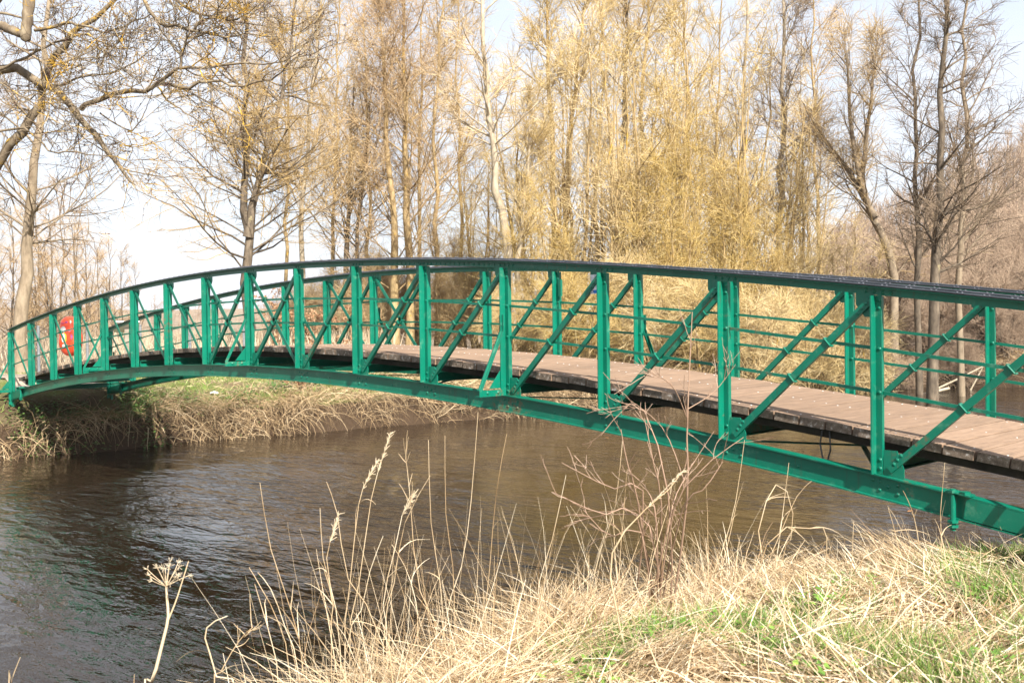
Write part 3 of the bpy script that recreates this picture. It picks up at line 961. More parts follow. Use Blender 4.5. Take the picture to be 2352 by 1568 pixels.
def build_tree(stems, sp, seed):
    """stems: [(points, r_base, r_top)]; returns (trunk mesh, crown mesh)"""
    rg = np.random.default_rng(seed)
    trunk = []; crown = []
    L1p, L1r = [], []
    nst = 14
    SP = []; SR = []
    for P, r0, r1 in stems:
        pts = smooth_line(P, nst)
        ln = np.linalg.norm(pts[-1]-pts[0])
        pts[1:-1] += rg.normal(0, .004*ln, (nst-2, 3))
        u = np.linspace(0, 1, nst)
        rad = (r0*(1-u)**1.15+r1*(1-(1-u)**1.15))
        rad[0] *= 1.25
        SP.append(pts); SR.append(rad)
    SP = np.array(SP); SR = np.array(SR)
    V, F = tube_arrays(SP, SR, 9)
    trunk.append((V, F, .3))
    H = np.linalg.norm(SP[:, -1]-SP[:, 0], axis=1)
    # limbs
    P, D, r, t, par = kids(SP, SR, sp['n1'], sp['t1'], .985, sp['a1'], .16, rg)
    ln = H[par]*sp['l1']*(1.12-t*sp.get('taper', .75))*rg.uniform(.65, 1.25, len(P))
    r0 = np.minimum(r*.55, sp.get('r1max', .05))*rg.uniform(.6, 1.1, len(P))
    p1, q1 = grow(P, D, ln, np.maximum(r0, .012), np.full(len(P), .008), 6, sp['u1'], sp.get('w1', .11), rg)
    V, F = tube_arrays(p1, q1, 5)
    trunk.append((V, F, .3))
    # branches
    P, D, r, t, par = kids(p1, q1, sp['n2'], .12, 1.0, sp['a2'], .22, rg, sp.get('flat', 0))
    l2 = ln[par]*sp['l2']*(1.05-.6*t)*rg.uniform(.5, 1.3, len(P))
    p2, q2 = grow(P, D, l2, np.clip(r*.6, .008, .02), np.full(len(P), .0055), 4, sp['u2'], sp.get('w2', .14), rg)
    V, F = tube_arrays(p2, q2, 4)
    c2 = np.clip(rg.normal(.42, .2, len(P)), 0, 1)
    crown.append((V, F, np.repeat(c2, V.shape[0]//len(P))))
    # twigs
    P, D, r, t, par = kids(p2, q2, sp['n3'], .08, 1.0, sp['a3'], .3, rg, sp.get('flat', 0))
    l3 = sp['l3']*rg.uniform(.45, 1.35, len(P))
    tr = sp.get('tr', .0065)
    p3, q3 = grow(P, D, l3, np.full(len(P), tr), np.full(len(P), tr*.55), 2, sp['u3'], sp.get('w3', .2), rg)
    V, F = tube_arrays(p3, q3, 3)
    c3 = np.clip(rg.normal(.55, .24, len(P)), 0, 1)
    crown.append((V, F, np.repeat(c3, V.shape[0]//len(P))))
    V, F, A = join(trunk)
    tm = mesh_np('trunk', V, F, smooth=True)
    V, F, A = join(crown)
    cm = mesh_np('crown', V, F, smooth=True, attr=A)
    return tm, cm

ALDER = dict(n1=34, t1=.18, a1=.95, l1=.20, u1=.05, n2=9, a2=.75, l2=.50, u2=.03, n3=7, a3=.7, l3=.55, u3=.03, tr=.0062, r1max=.045)
SLIM = dict(n1=26, t1=.22, a1=.78, l1=.22, u1=.08, n2=10, a2=.68, l2=.52, u2=.05, n3=9, a3=.65, l3=.6, u3=.04, tr=.0058, r1max=.032, w1=.13, w2=.17, w3=.25)
WILLOW = dict(n1=13, t1=.12, a1=.6, l1=.30, u1=.08, n2=6, a2=.75, l2=.60, u2=.04, n3=4, a3=.75, l3=.90, u3=.03, tr=.0066, r1max=.04, w1=.14, w2=.22, w3=.3)

def tree(name, stems, sp, barkm, twigm, seed, label, cat='tree', group=None):
    base = np.array(stems[0][0][0])
    st2 = [([np.array(p)-base for p in P], a, b2) for P, a, b2 in stems]
    tm, cm = build_tree(st2, sp, seed)
    r = empty(name, tuple(base))
    tag(r, label, cat, group)
    link('trunk', tm, barkm, r)
    link('crown', cm, twigm, r)
    return r

def copy_tree(src, loc, rz, s, label=None):
    r = src.copy(); COL.objects.link(r)
    r.location = loc; r.rotation_euler = (0, 0, rz); r.scale = (s, s, s*random.uniform(.92, 1.1))
    if label: r['label'] = label
    for ch in src.children:
        c_ = ch.copy(); COL.objects.link(c_); c_.parent = r
    return r

def gpx(x, depth):
    """ground point below image column x at the given depth"""
    p = px(x, 760, depth)
    return np.array([p[0], p[1], float(height(p[0], p[1]))-.05])

def line_px(pts, depth, base=True, jit=.6, seed=0):
    rg = random.Random(seed)
    o = []
    for i, (a, b2) in enumerate(pts):
        d = depth+rg.uniform(-jit, jit)*(i/len(pts))*1.5
        o.append(px(a, b2, d))
    if base:
        g = gpx(pts[0][0], depth)
        o = [g]+o
    return o

# ---- trees one can tell apart (positions along the far bank and behind it)
tree('alder_tree', [(line_px([(52, 700), (62, 590), (74, 470), (86, 340), (98, 200), (108, 90), (122, -60)], 28.5), .215, .05)],
     dict(ALDER, n1=30, a1=1.05, l1=.30, t1=.30, u1=.06, n3=6), M['bark_mid'], M['twig_brown'], 101,
     'straight pale grey-brown tree behind the life buoy and the wire fence')
tree('twin_stem_alder', [(line_px([(566, 640), (563, 520), (560, 400), (563, 220), (560, 80), (556, -80)], 36), .21, .05),
                         ([px(570, 545, 36), px(582, 470, 36), px(596, 410, 36.1), px(618, 330, 36.3), px(642, 230, 36.4), px(664, 120, 36.3), px(690, -40, 36)], .17, .03)],
     dict(ALDER, n1=44, a1=1.12, l1=.34, u1=.03, n3=9, n2=10), M['bark_alder'], M['twig_tan'], 102,
     'twin-stemmed bare tree with level fine twigs standing clear of the thicket')
tree('slim_tree', [(line_px([(694, 600), (697, 440), (706, 320), (722, 160), (736, 0), (748, -130)], 40), .13, .03)],
     dict(SLIM, n1=34, l1=.27), M['bark_pale'], M['twig_tan'], 103, 'slim pale tree leaning slightly right, next to the twin-stemmed tree')
tree('thicket_tree', [(line_px([(792, 620), (800, 470), (806, 320), (812, 200)], 43), .15, .03), ([gpx(816, 43)]+[px(a, b2, 43) for a, b2 in ((822, 500), (840, 350), (856, 160))], .11, .02)],
     dict(WILLOW, n1=26, l1=.32, n2=8, n3=7), M['bark_alder'], M['twig_tan'], 104, 'bushy brown tree with two dark stems left of the tall rusty-crowned trees')
tree('tall_rusty_tree', [(line_px([(905, 600), (898, 430), (888, 260), (880, 130), (872, 30)], 41), .20, .03), ([gpx(940, 41)]+[px(a, b2, 41) for a, b2 in ((938, 480), (932, 300), (930, 120), (926, -30))], .19, .03)],
     dict(WILLOW, n1=38, l1=.28, a1=.75, n2=8, n3=8), M['bark_willow'], M['twig_rust'], 105, 'tall pair of lichened stems with a rusty brown twig crown')
tree('slim_tree', [(line_px([(1002, 600), (1004, 440), (996, 280), (1010, 120), (1022, -40)], 44), .13, .03)],
     dict(SLIM, n1=36, l1=.27), M['bark_willow'], M['twig_tan'], 106, 'slender lichened tree between the rusty crown and the white-barked tree')
tree('white_barked_tree', [(line_px([(1168, 600), (1152, 500), (1138, 400), (1126, 300), (1116, 200), (1112, 100), (1110, -60)], 35), .19, .06)],
     dict(ALDER, n1=20, t1=.42, a1=.95, l1=.26, n3=6), M['bark_pale'], M['twig_tan'], 107, 'white-barked leaning tree with arching dark limbs high up')
tree('white_barked_sapling', [(line_px([(1192, 580), (1204, 460), (1214, 340), (1222, 240)], 35.5), .12, .03)],
     dict(SLIM, n1=24), M['bark_pale'], M['twig_yellow'], 108, 'thinner pale stem leaning away from the white-barked tree')
tree('slim_tree', [(line_px([(1275, 600), (1270, 420), (1262, 240), (1258, 100), (1250, -60)], 40), .17, .04), ([gpx(1300, 40)]+[px(a, b2, 40) for a, b2 in ((1306, 400), (1320, 200), (1342, 40), (1350, -40))], .13, .03)],
     dict(SLIM, n1=32, l1=.24), M['bark_willow'], M['twig_yellow'], 109, 'forked golden-twigged tree right of the white-barked tree')
tree('slim_tree', [(line_px([(1420, 600), (1428, 400), (1436, 220), (1440, 60), (1444, -80)], 42), .18, .05)],
     dict(SLIM, n1=34, l1=.25), M['bark_alder'], M['twig_tan'], 110, 'straight dark stem rising out of the densest golden twigs')
tree('slim_tree', [(line_px([(1482, 600), (1478, 400), (1480, 200), (1486, 40), (1490, -80)], 45), .15, .04)],
     dict(SLIM, n1=32, l1=.24), M['bark_willow'], M['twig_yellow'], 111, 'slender lichened stem just right of the straight dark stem')
tree('slim_tree', [(line_px([(1585, 600), (1588, 420), (1580, 260), (1574, 100), (1566, -60)], 46), .14, .035)],
     dict(SLIM, n1=30, l1=.26), M['bark_willow'], M['twig_yellow'], 112, 'golden slender tree leaning left above the thicket')
tree('slim_tree', [(line_px([(1708, 600), (1710, 440), (1706, 280), (1712, 120), (1714, -60)], 44), .14, .05)],
     dict(SLIM, n1=30, l1=.22, n3=6), M['bark_pale'], M['twig_tan'], 113, 'straight pale pole-like tree with open crown against white sky')
tree('slim_tree', [(line_px([(1790, 600), (1794, 440), (1798, 280), (1800, 120), (1800, -60)], 41), .17, .05)],
     dict(SLIM, n1=40, l1=.26, n3=8), M['bark_pale'], M['twig_brown'], 114, 'grey-barked straight tree with feathery ascending branches')
tree('old_willow', [(line_px([(2050, 620), (2020, 520), (1985, 440), (1965, 360), (1950, 220), (1942, 120)], 38), .19, .04), ([px(2010, 500, 38), px(1940, 380, 38.4), px(1880, 300, 39), px(1840, 230, 39)], .12, .02), ([px(1978, 420, 38), px(1990, 320, 37.6), px(2004, 200, 37), px(2014, 90, 37)], .12, .02)],
     dict(WILLOW, n1=22, l1=.30, a1=.5, n3=6), M['bark_mid'], M['twig_tan'], 115, 'old leaning willow with a spreading olive and rust crown')
tree('alder_tree', [(line_px([(2112, 640), (2106, 520), (2100, 380), (2104, 240), (2108, 100), (2110, -60)], 34), .12, .035)],
     dict(ALDER, n1=30, l1=.18, a1=.75, u1=.08, n3=6), M['bark_alder'], M['twig_brown'], 116, 'thin alder in front of the wooded hillside, left of the dark alder')
tree('alder_tree', [(line_px([(2140, 700), (2148, 600), (2156, 480), (2164, 340), (2166, 200), (2172, 80), (2178, -60)], 31), .185, .055)],
     dict(ALDER, n1=36, l1=.20, a1=1.0, u1=.05, n3=7), M['bark_alder'], M['twig_brown'], 117, 'dark thick-stemmed alder in front of the wooded hillside')
tree('alder_tree', [(line_px([(2208, 640), (2210, 500), (2214, 360), (2212, 220), (2216, 80), (2212, -60)], 33), .12, .035)],
     dict(ALDER, n1=32, l1=.20, a1=.95, n3=7), M['bark_mid'], M['twig_brown'], 118, 'thin grey-brown alder in front of the wooded hillside, right of the dark alder')

for i, (xa, xb, d, tw, lab) in enumerate((
        (655, 668, 52, 'twig_tan', 'thin tree rising behind the slim pale leaning tree'),
        (765, 778, 49, 'twig_tan', 'thin straight tree behind the bushy brown tree'),
        (850, 838, 50, 'twig_rust', 'thin left-leaning tree close behind the tall rusty crowns'),
        (960, 972, 47, 'twig_rust', 'thin tree standing beside the rusty-crowned pair'),
        (1060, 1050, 50, 'twig_tan', 'thin tree close behind the white-barked tree'),
        (1370, 1384, 48, 'twig_yellow', 'thin golden tree behind the forked golden tree'),
        (1640, 1652, 50, 'twig_yellow', 'thin golden tree behind the pole-like pale tree'),
        (1880, 1870, 47, 'twig_rust', 'thin tree behind the old leaning willow'))):
    tree('thin_tree', [(line_px([(xa, 600), (xa*.7+xb*.3, 430), (xa*.4+xb*.6, 260), (xb, 90), (xb+4, -60)], d, seed=i), .12, .025)],
         dict(SLIM, n1=32, l1=.27), M['bark_willow'], M[tw], 150+i, lab)

# ---- golden willow thicket: four builds, copied along the far bank
def willow_build(seed, h, spread, n, sp, bark, twig):
    rg = np.random.default_rng(seed)
    stems = []
    for i in range(n):
        a = rg.uniform(0, 2*np.pi); lean = rg.uniform(.15, 1)*spread; hh = h*rg.uniform(.55, 1.0)
        b0 = np.array([math.cos(a), math.sin(a), 0])*rg.uniform(.05, .4)
        d = np.array([math.cos(a), math.sin(a), 0])
        stems.append(([b0*0 if i == 0 else b0, b0+d*lean*.22*hh+np.array([0, 0, hh*.35]), b0+d*lean*.42*hh+np.array([0, 0, hh*.7]), b0+d*lean*.55*hh+np.array([0, 0, hh])], .035+.006*hh*rg.uniform(.6, 1.2), .012))
    return stems
WL = 'bushy golden-twigged willow in the thicket across the river'
WG = 'golden willows of the thicket'
wsrc = []
for i, (h, sprd, n, sp, bark, twig) in enumerate((
        (10.5, .42, 6, dict(WILLOW, n1=13), 'bark_willow', 'twig_yellow'),
        (7.0, .7, 6, dict(WILLOW, n1=12, u1=.04), 'bark_willow', 'twig_yellow'),
        (13.0, .28, 5, dict(WILLOW, n1=18, l1=.24), 'bark_willow', 'twig_yellow'),
        (4.2, 1.05, 8, dict(WILLOW, n1=12, n3=6, u1=-.02, u2=-.03, u3=-.04, l1=.42), 'bark_willow', 'twig_yellow'))):
    st_ = willow_build(300+i, h, sprd, n, sp, bark, twig)
    tm, cm = build_tree(st_, sp, 400+i)
    r = empty('willow', (0, 0, -50))
    tag(r, WL, 'tree', WG)
    link('trunk', tm, M[bark], r); link('crown', cm, M[twig], r)
    wsrc.append(r)
used = set()
def put(kind, x, depth, s=1.0):
    g = gpx(x, depth)
    rz = random.uniform(0, 6.28)
    if kind not in used:
        used.add(kind)
        o = wsrc[kind]; o.location = tuple(g); o.rotation_euler = (0, 0, rz); o.scale = (s, s, s)
        return o
    return copy_tree(wsrc[kind], tuple(g), rz, s)
for a in ((2, 1235, 38, .95), (2, 1330, 37, 1.0), (0, 1395, 36, 1.0), (2, 1450, 39, 1.1), (0, 1510, 36, 1.05), (2, 1565, 40, 1.05), (0, 1630, 37, 1.0),
          (2, 1690, 41, 1.0), (0, 1770, 38, .95), (2, 1850, 42, .85), (1, 1925, 38, .8), (1, 1290, 34.5, .8), (1, 1560, 34, .85),
          (1, 1690, 34.5, .85), (1, 1830, 35, .8), (3, 1340, 31.5, .75), (3, 1480, 32, .8), (3, 1610, 32.5, .85), (3, 1740, 33, .85),
          (3, 1860, 34, .85), (3, 1960, 35, .8), (2, 1100, 43, .8), (0, 1040, 45, .75), (3, 1190, 33.5, .7)):
    put(*a)
# browner scrub, left of the thicket and right in front of the hill
BL = 'grey-brown bare scrub bush below the wooded hillside, by the alders'
bsp = dict(WILLOW, n1=12, n2=7, n3=6, u1=.02, l1=.36, tr=.0075)
st_ = willow_build(350, 5.0, .8, 8, bsp, 0, 0)
tm, cm = build_tree(st_, bsp, 450)
bsrc = empty('scrub_bush'); tag(bsrc, BL, 'bush', 'grey-brown scrub below the hillside')
link('trunk', tm, M['bark_alder'], bsrc); link('crown', cm, M['twig_far'], bsrc)
first = True
for x, d, s in ((2040, 40, 1.0), (2120, 42, 1.0), (2200, 44, 1.1), (2290, 42, 1.1), (2370, 44, 1.1), (2080, 48, 1.0), (2240, 52, 1.1), (2350, 52, 1.2), (2150, 38.5, .7), (2260, 38.5, .75), (2340, 39, .8), (2060, 37, .5), (2200, 37.5, .5), (2310, 38, .55), (1990, 37, .5), (2420, 46, 1.3)):
    g = gpx(x, d)
    if first:
        bsrc.location = tuple(g); bsrc.scale = (s, s, s); first = False
    else: copy_tree(bsrc, tuple(g), random.uniform(0, 6.28), s)
TL = 'tan bare understorey bush between the tree trunks behind the bridge crown'
tsp = dict(WILLOW, n1=12, n2=7, n3=6, u1=.05, l1=.34)
st_ = willow_build(351, 5.5, .55, 7, tsp, 0, 0)
tm, cm = build_tree(st_, tsp, 451)
tsrc = empty('understorey_bush'); tag(tsrc, TL, 'bush', 'tan understorey bushes')
link('trunk', tm, M['bark_willow'], tsrc); link('crown', cm, M['twig_tan'], tsrc)
first = True
for x, d, s in ((660, 46, .7), (740, 44, .8), (830, 42, .8), (880, 46, 1.0), (960, 43, .85), (1040, 41, .8), (1090, 46, 1.0), (690, 44, .7)):
    g = gpx(x, d)
    if first:
        tsrc.location = tuple(g); tsrc.scale = (s, s, s); first = False
    else: copy_tree(tsrc, tuple(g), random.uniform(0, 6.28), s)
# thin far saplings on the left behind the fence
SL = 'thin bare sapling in the loose row behind the wire fence'
ssp = dict(SLIM, n1=18, n2=5, n3=4, l1=.24, t1=.15, tr=.005)
ssrc = []
for i in range(2):
    tm, cm = build_tree([([np.zeros(3), np.array([.1, .1, 2.2]), np.array([.0+.2*i, .2, 4.4]), np.array([.2, .1, 6.6])], .06, .012), ([np.array([.2, .1, 0]), np.array([.5, .1, 2.0]), np.array([.9, -.2, 4.8])], .045, .01)], ssp, 460+i)
    r = empty('sapling'); tag(r, SL, 'tree', 'saplings behind the fence')
    link('trunk', tm, M['bark_alder'], r); link('crown', cm, M['twig_rust'], r)
    ssrc.append(r)
for n_, (x, d, s) in enumerate(((-20, 38, .9), (20, 41, 1.0), (78, 43, 1.05), (112, 40, .9), (140, 44, 1.1), (168, 41, .95), (205, 45, .95), (235, 44, .8), (262, 41, .7), (290, 43, .75), (318, 44, .65), (-60, 40, 1.0), (185, 50, 1.1), (60, 52, 1.2))):
    g = gpx(x, d)
    if n_ < 2:
        ssrc[n_].location = tuple(g); ssrc[n_].scale = (s, s, s)
    else: copy_tree(ssrc[n_ % 2], tuple(g), random.uniform(0, 6.28), s)

# ---- overhanging limb tree at the left: its trunk stands on the far bank outside the frame
def overhang():
    dp = 17.5
    def ln(p, d0=dp, d1=None):
        d1 = d0 if d1 is None else d1
        n = len(p)
        return [px(a, b2, d0+(d1-d0)*i/(n-1)) for i, (a, b2) in enumerate(p)]
    base = px(-260, 760, 19.5); base[2] = float(height(base[0], base[1]))-.1
    stems = [
        ([base]+ln([(-230, 500), (-160, 250), (-60, 60), (40, -60)], 19, 18), .34, .12),
        (ln([(-200, 330), (-100, 200), (0, 152), (59, 172), (129, 203), (176, 254), (203, 289), (234, 332), (266, 375), (289, 406), (314, 427)], 18.5, 17), .13, .022),
        (ln([(187, 250), (219, 230), (273, 211), (332, 211), (363, 191), (414, 160), (469, 156), (547, 148), (620, 152), (690, 118)], 17.2, 16), .062, .010),
        (ln([(363, 191), (422, 199), (480, 189), (547, 195), (625, 182), (668, 140), (722, 122)], 16.8, 16), .04, .008),
        (ln([(300, -60), (332, 0), (371, 59), (414, 60), (445, 70), (508, 84), (600, 78), (660, 98)], 17, 16.4), .05, .009),
        (ln([(445, 70), (470, 46), (508, 39), (556, 54), (640, 60)], 16.8, 16.4), .03, .007),
        (ln([(380, -30), (430, 20), (488, 40), (547, 43), (590, 12)], 17, 16.2), .04, .008),
        (ln([(414, 160), (420, 120), (430, 85), (445, 70)], 16.8, 16.8), .032, .02),
        (ln([(72, -60), (66, 0), (62, 50), (58, 96)], 17.6, 17.4), .13, .11),
        (ln([(-80, 50), (-10, 58), (30, 70), (66, 84)], 17.8, 17.4), .11, .09),
        (ln([(-60, 460), (0, 367), (31, 324), (70, 266), (94, 219), (117, 156), (145, 105), (176, 70), (219, 39), (273, -10)], 18.6, 17.6), .12, .045),
        (ln([(-70, 320), (0, 300), (50, 297), (84, 322), (117, 348), (156, 344), (203, 355), (273, 364), (318, 384)], 18, 16.6), .032, .006),
        (ln([(80, 70), (150, 55), (190, 60), (260, 70), (330, 40), (400, 20)], 17.4, 16.8), .04, .008),
        (ln([(0, 160), (60, 130), (130, 95), (200, 80), (260, 110), (320, 112)], 18, 17), .036, .007),
        (ln([(0, 30), (60, 45), (110, 90), (170, 130), (230, 128), (300, 140)], 17.8, 17), .03, .007),
        (ln([(120, 205), (180, 180), (260, 165), (330, 130), (370, 90)], 17.5, 16.8), .03, .007),
        (ln([(363, 200), (392, 235), (430, 262), (470, 290), (500, 335)], 17, 16.4), .022, .006),
        (ln([(0, 190), (60, 225), (95, 215), (150, 235)], 17.8, 17), .022, .006),
        (ln([(230, 260), (300, 300), (330, 260), (350, 215)], 17.2, 16.6), .018, .005),
    ]
    rg = np.random.default_rng(77)
    nst = 16
    SP = np.array([smooth_line(P, nst) for P, a, b2 in stems])
    for s in range(1, len(SP)):
        ln_ = np.linalg.norm(SP[s, -1]-SP[s, 0])
        SP[s, 1:-1] += rg.normal(0, .006*ln_, (nst-2, 3))
    u = np.linspace(0, 1, nst)
    SR = np.array([(a*(1-u)+b2*u)*.8 for P, a, b2 in stems])
    for q_ in (8, 9, 1): SR[q_, -1] *= .15
    # lumpy girth
    SR *= 1+rg.normal(0, .05, SR.shape)
    V, F = tube_arrays(SP, SR, 9)
    tb = [(V, F, .3)]
    idx = np.array([i for i in range(1, len(stems)) if i not in (8, 9)])
    P, D, r, t, par = kids(SP[idx], SR[idx], 9, .1, 1.0, .8, .25, rg)
    p1, q1 = grow(P, D, rg.uniform(.5, 1.7, len(P)), np.clip(r*.5, .006, .014), np.full(len(P), .005), 6, .04, .2, rg)
    V, F = tube_arrays(p1, q1, 5)
    cr_ = [(V, F, np.repeat(np.clip(rg.normal(.45, .2, len(P)), 0, 1), V.shape[0]//len(P)))]
    P, D, r, t, par = kids(p1, q1, 8, .1, 1.0, .75, .3, rg)
    p2, q2 = grow(P, D, rg.uniform(.2, .8, len(P)), np.full(len(P), .0058), np.full(len(P), .0035), 4, .05, .25, rg)
    V, F = tube_arrays(p2, q2, 4)
    cr_.append((V, F, np.repeat(np.clip(rg.normal(.45, .25, len(P)), 0, 1), V.shape[0]//len(P))))
    P, D, r, t, par = kids(p2, q2, 3, .2, 1.0, .8, .3, rg)
    p3, q3 = grow(P, D, rg.uniform(.08, .3, len(P)), np.full(len(P), .0042), np.full(len(P), .003), 2, .1, .2, rg)
    V, F = tube_arrays(p3, q3, 3)
    cr_.append((V, F, np.repeat(np.clip(rg.normal(.35, .25, len(P)), 0, 1), V.shape[0]//len(P))))
    # buds along the twigs
    P, D, r, t, par = kids(p2, q2, 3, .4, 1.0, 1.1, .3, rg)
    keep = rg.random(len(P)) < .6
    P, D = P[keep], D[keep]
    pb = np.stack([P, P+D*.012, P+D*.026], 1); qb = np.tile(np.array([.004, .011, .002]), (len(P), 1))
    Vb, Fb = tube_arrays(pb, qb, 4)
    r0 = empty('overhanging_tree', tuple(base))
    tag(r0, 'bare lichened tree with crooked limbs and dark buds reaching out over the water', 'tree')
    def rel(V): return V-base
    V, F, A = join(tb); link('trunk', mesh_np('trunk', rel(V), F, smooth=True), M['bark_lichen'], r0)
    V, F, A = join(cr_); link('crown', mesh_np('crown', rel(V), F, smooth=True, attr=A), M['twig_lichen'], r0)
    tag(link('buds', mesh_np('buds', rel(Vb), Fb, smooth=True), M['bud'], r0), kind='stuff')

def mat_twig_lichen():
    m = mat_tint('lichened_twigs', [(0.0, (0.09, 0.065, 0.045)), (0.45, (0.20, 0.155, 0.10)), (0.8, (0.30, 0.24, 0.16)), (1.0, (0.40, 0.27, 0.06))], 0.75)
    t = m.node_tree; b = t.nodes['Principled BSDF']
    src = b.inputs['Base Color'].links[0].from_socket
    n2 = N(t, 'ShaderNodeTexNoise', Scale=1.3, Detail=5, Roughness=0.7)
    t.links.new(coords(t), n2.inputs['Vector'])
    r2 = ramp(t, [(0.54, (0, 0, 0)), (0.60, (1, 1, 1))])
    t.links.new(n2.outputs['Fac'], r2.inputs['Fac'])
    mm = t.nodes.new('ShaderNodeMix'); mm.data_type = 'RGBA'
    mm.inputs[7].default_value = (0.50, 0.30, 0.035, 1)
    t.links.new(r2.outputs['Color'], mm.inputs['Factor']); t.links.new(src, mm.inputs[6])
    t.links.new(mm.outputs[2], b.inputs['Base Color'])
    return m
M['twig_lichen'] = mat_twig_lichen()
M['bud'] = mat_noise('dark_buds', [(0.3, (0.06, 0.025, 0.025)), (0.7, (0.13, 0.06, 0.05))], 20)
overhang()

# ---- wooded hillside and far tree line (one mass)
def far_wood(name, spots, hs, twigm, seed, label):
    rg = np.random.default_rng(seed)
    spots = np.asarray(spots); n = len(spots)
    P = np.stack([spots[:, 0], spots[:, 1], height(spots[:, 0], spots[:, 1])-.2], -1)
    h = hs*rg.uniform(.7, 1.25, n)
    p0, q0 = grow(P, np.tile([0, 0, 1.0], (n, 1)), h, h*.014, h*.004, 4, .1, .04, rg)
    parts = []
    V, F = tube_arrays(p0, q0, 4); parts.append((V, F, np.repeat(np.clip(rg.normal(.4, .2, n), 0, 1), V.shape[0]//n)))
    P, D, r, t, par = kids(p0, q0, 14, .2, 1.0, .75, .2, rg)
    l1 = h[par]*.32*(1.15-.7*t)
    p1, q1 = grow(P, D, l1, np.full(len(P), h.mean()*.004), np.full(len(P), h.mean()*.002), 3, .12, .1, rg)
    V, F = tube_arrays(p1, q1, 3); parts.append((V, F, np.repeat(np.clip(rg.normal(.5, .2, len(P)), 0, 1), V.shape[0]//len(P))))
    P, D, r, t, par = kids(p1, q1, 7, .1, 1.0, .6, .25, rg)
    p2, q2 = grow(P, D, h[par//14]*.11*rg.uniform(.6, 1.3, len(P)), np.full(len(P), h.mean()*.0028), np.full(len(P), h.mean()*.0016), 1, .1, .1, rg)
    V, F = tube_arrays(p2, q2, 3); parts.append((V, F, np.repeat(np.clip(rg.normal(.55, .25, len(P)), 0, 1), V.shape[0]//len(P))))
    V, F, A = join(parts)
    o = link(name, mesh_np(name, V, F, attr=A), twigm)
    tag(o, label, 'wood', kind='stuff')
rg = np.random.default_rng(5)
sp_ = []
while len(sp_) < 430:
    d = rg.uniform(75, 150); x = rg.uniform(1880, 2500)
    p = px(x, 760, d)
    if float(height(p[0], p[1])) < 1.0: continue
    sp_.append((p[0], p[1]))
far_wood('hillside_wood', sp_, 7.0, M['twig_far'], 6, 'brown leafless wood covering the hillside behind the alders')
sp_ = []
for i in range(170):
    d = rg.uniform(170, 330); x = rg.uniform(-150, 1250)
    p = px(x, 760, d); sp_.append((p[0], p[1]))
far_wood('distant_wood', sp_, 6.5, M['twig_far'], 8, 'hazy distant belt of bare trees beyond the reed field')

# ------------------------------------------------------------------ fence, reeds, buoy, board
fence_line = [(-80, 31.5), (-10, 31), (88, 30.5), (200, 30.5), (322, 31), (436, 31.5), (560, 32)]
fen = empty('wire_fence', tuple(gpx(88, 30.5)))
tag(fen, 'grey chain-link fence on slim posts in front of the tan reeds', 'fence')
fo = np.array(fen.location)
M['steel'] = mat_noise('galvanised_steel', [(0.3, (0.10, 0.11, 0.12)), (0.7, (0.20, 0.21, 0.22))], 12, rough=0.5, spec=0.5)
tops = []
for x, d in fence_line:
    g = gpx(x, d)-fo
    c = MB(); c.cyl(g, g+np.array([0, 0, 1.55]), .032, 8); c.cyl(g+np.array([0, 0, 1.55]), g+np.array([0, 0, 1.575]), .04, 8, .02)
    c.build('fence_post', M['steel'], fen, smooth=False)
    tops.append(g)
pp, rr = [], []
for a, b2 in zip(tops[:-1], tops[1:]):
    ln_ = np.linalg.norm(b2-a); n = int(ln_/.11)
    for i in range(-12, n):
        for s in (0, 1):
            u0, u1 = i/n, (i+12)/n
            z0, z1 = (0, 1.35) if s == 0 else (1.35, 0)
            c0, c1 = max(u0, 0), min(u1, 1)
            if c1 <= c0: continue
            f0 = (c0-u0)/(u1-u0); f1 = (c1-u0)/(u1-u0)
            pp.append([a+(b2-a)*c0+np.array([0, 0, .08+z0+(z1-z0)*f0]), a+(b2-a)*c1+np.array([0, 0, .08+z0+(z1-z0)*f1])])
    for zz in (.1, .78, 1.45):
        pp.append([a+np.array([0, 0, zz]), b2+np.array([0, 0, zz])])
pp = np.array(pp)
V, F = tube_arrays(pp, np.full(pp.shape[:2], .0022), 3)
tag(link('wire_mesh', mesh_np('wire_mesh', V, F), M['steel'], fen), kind='stuff')

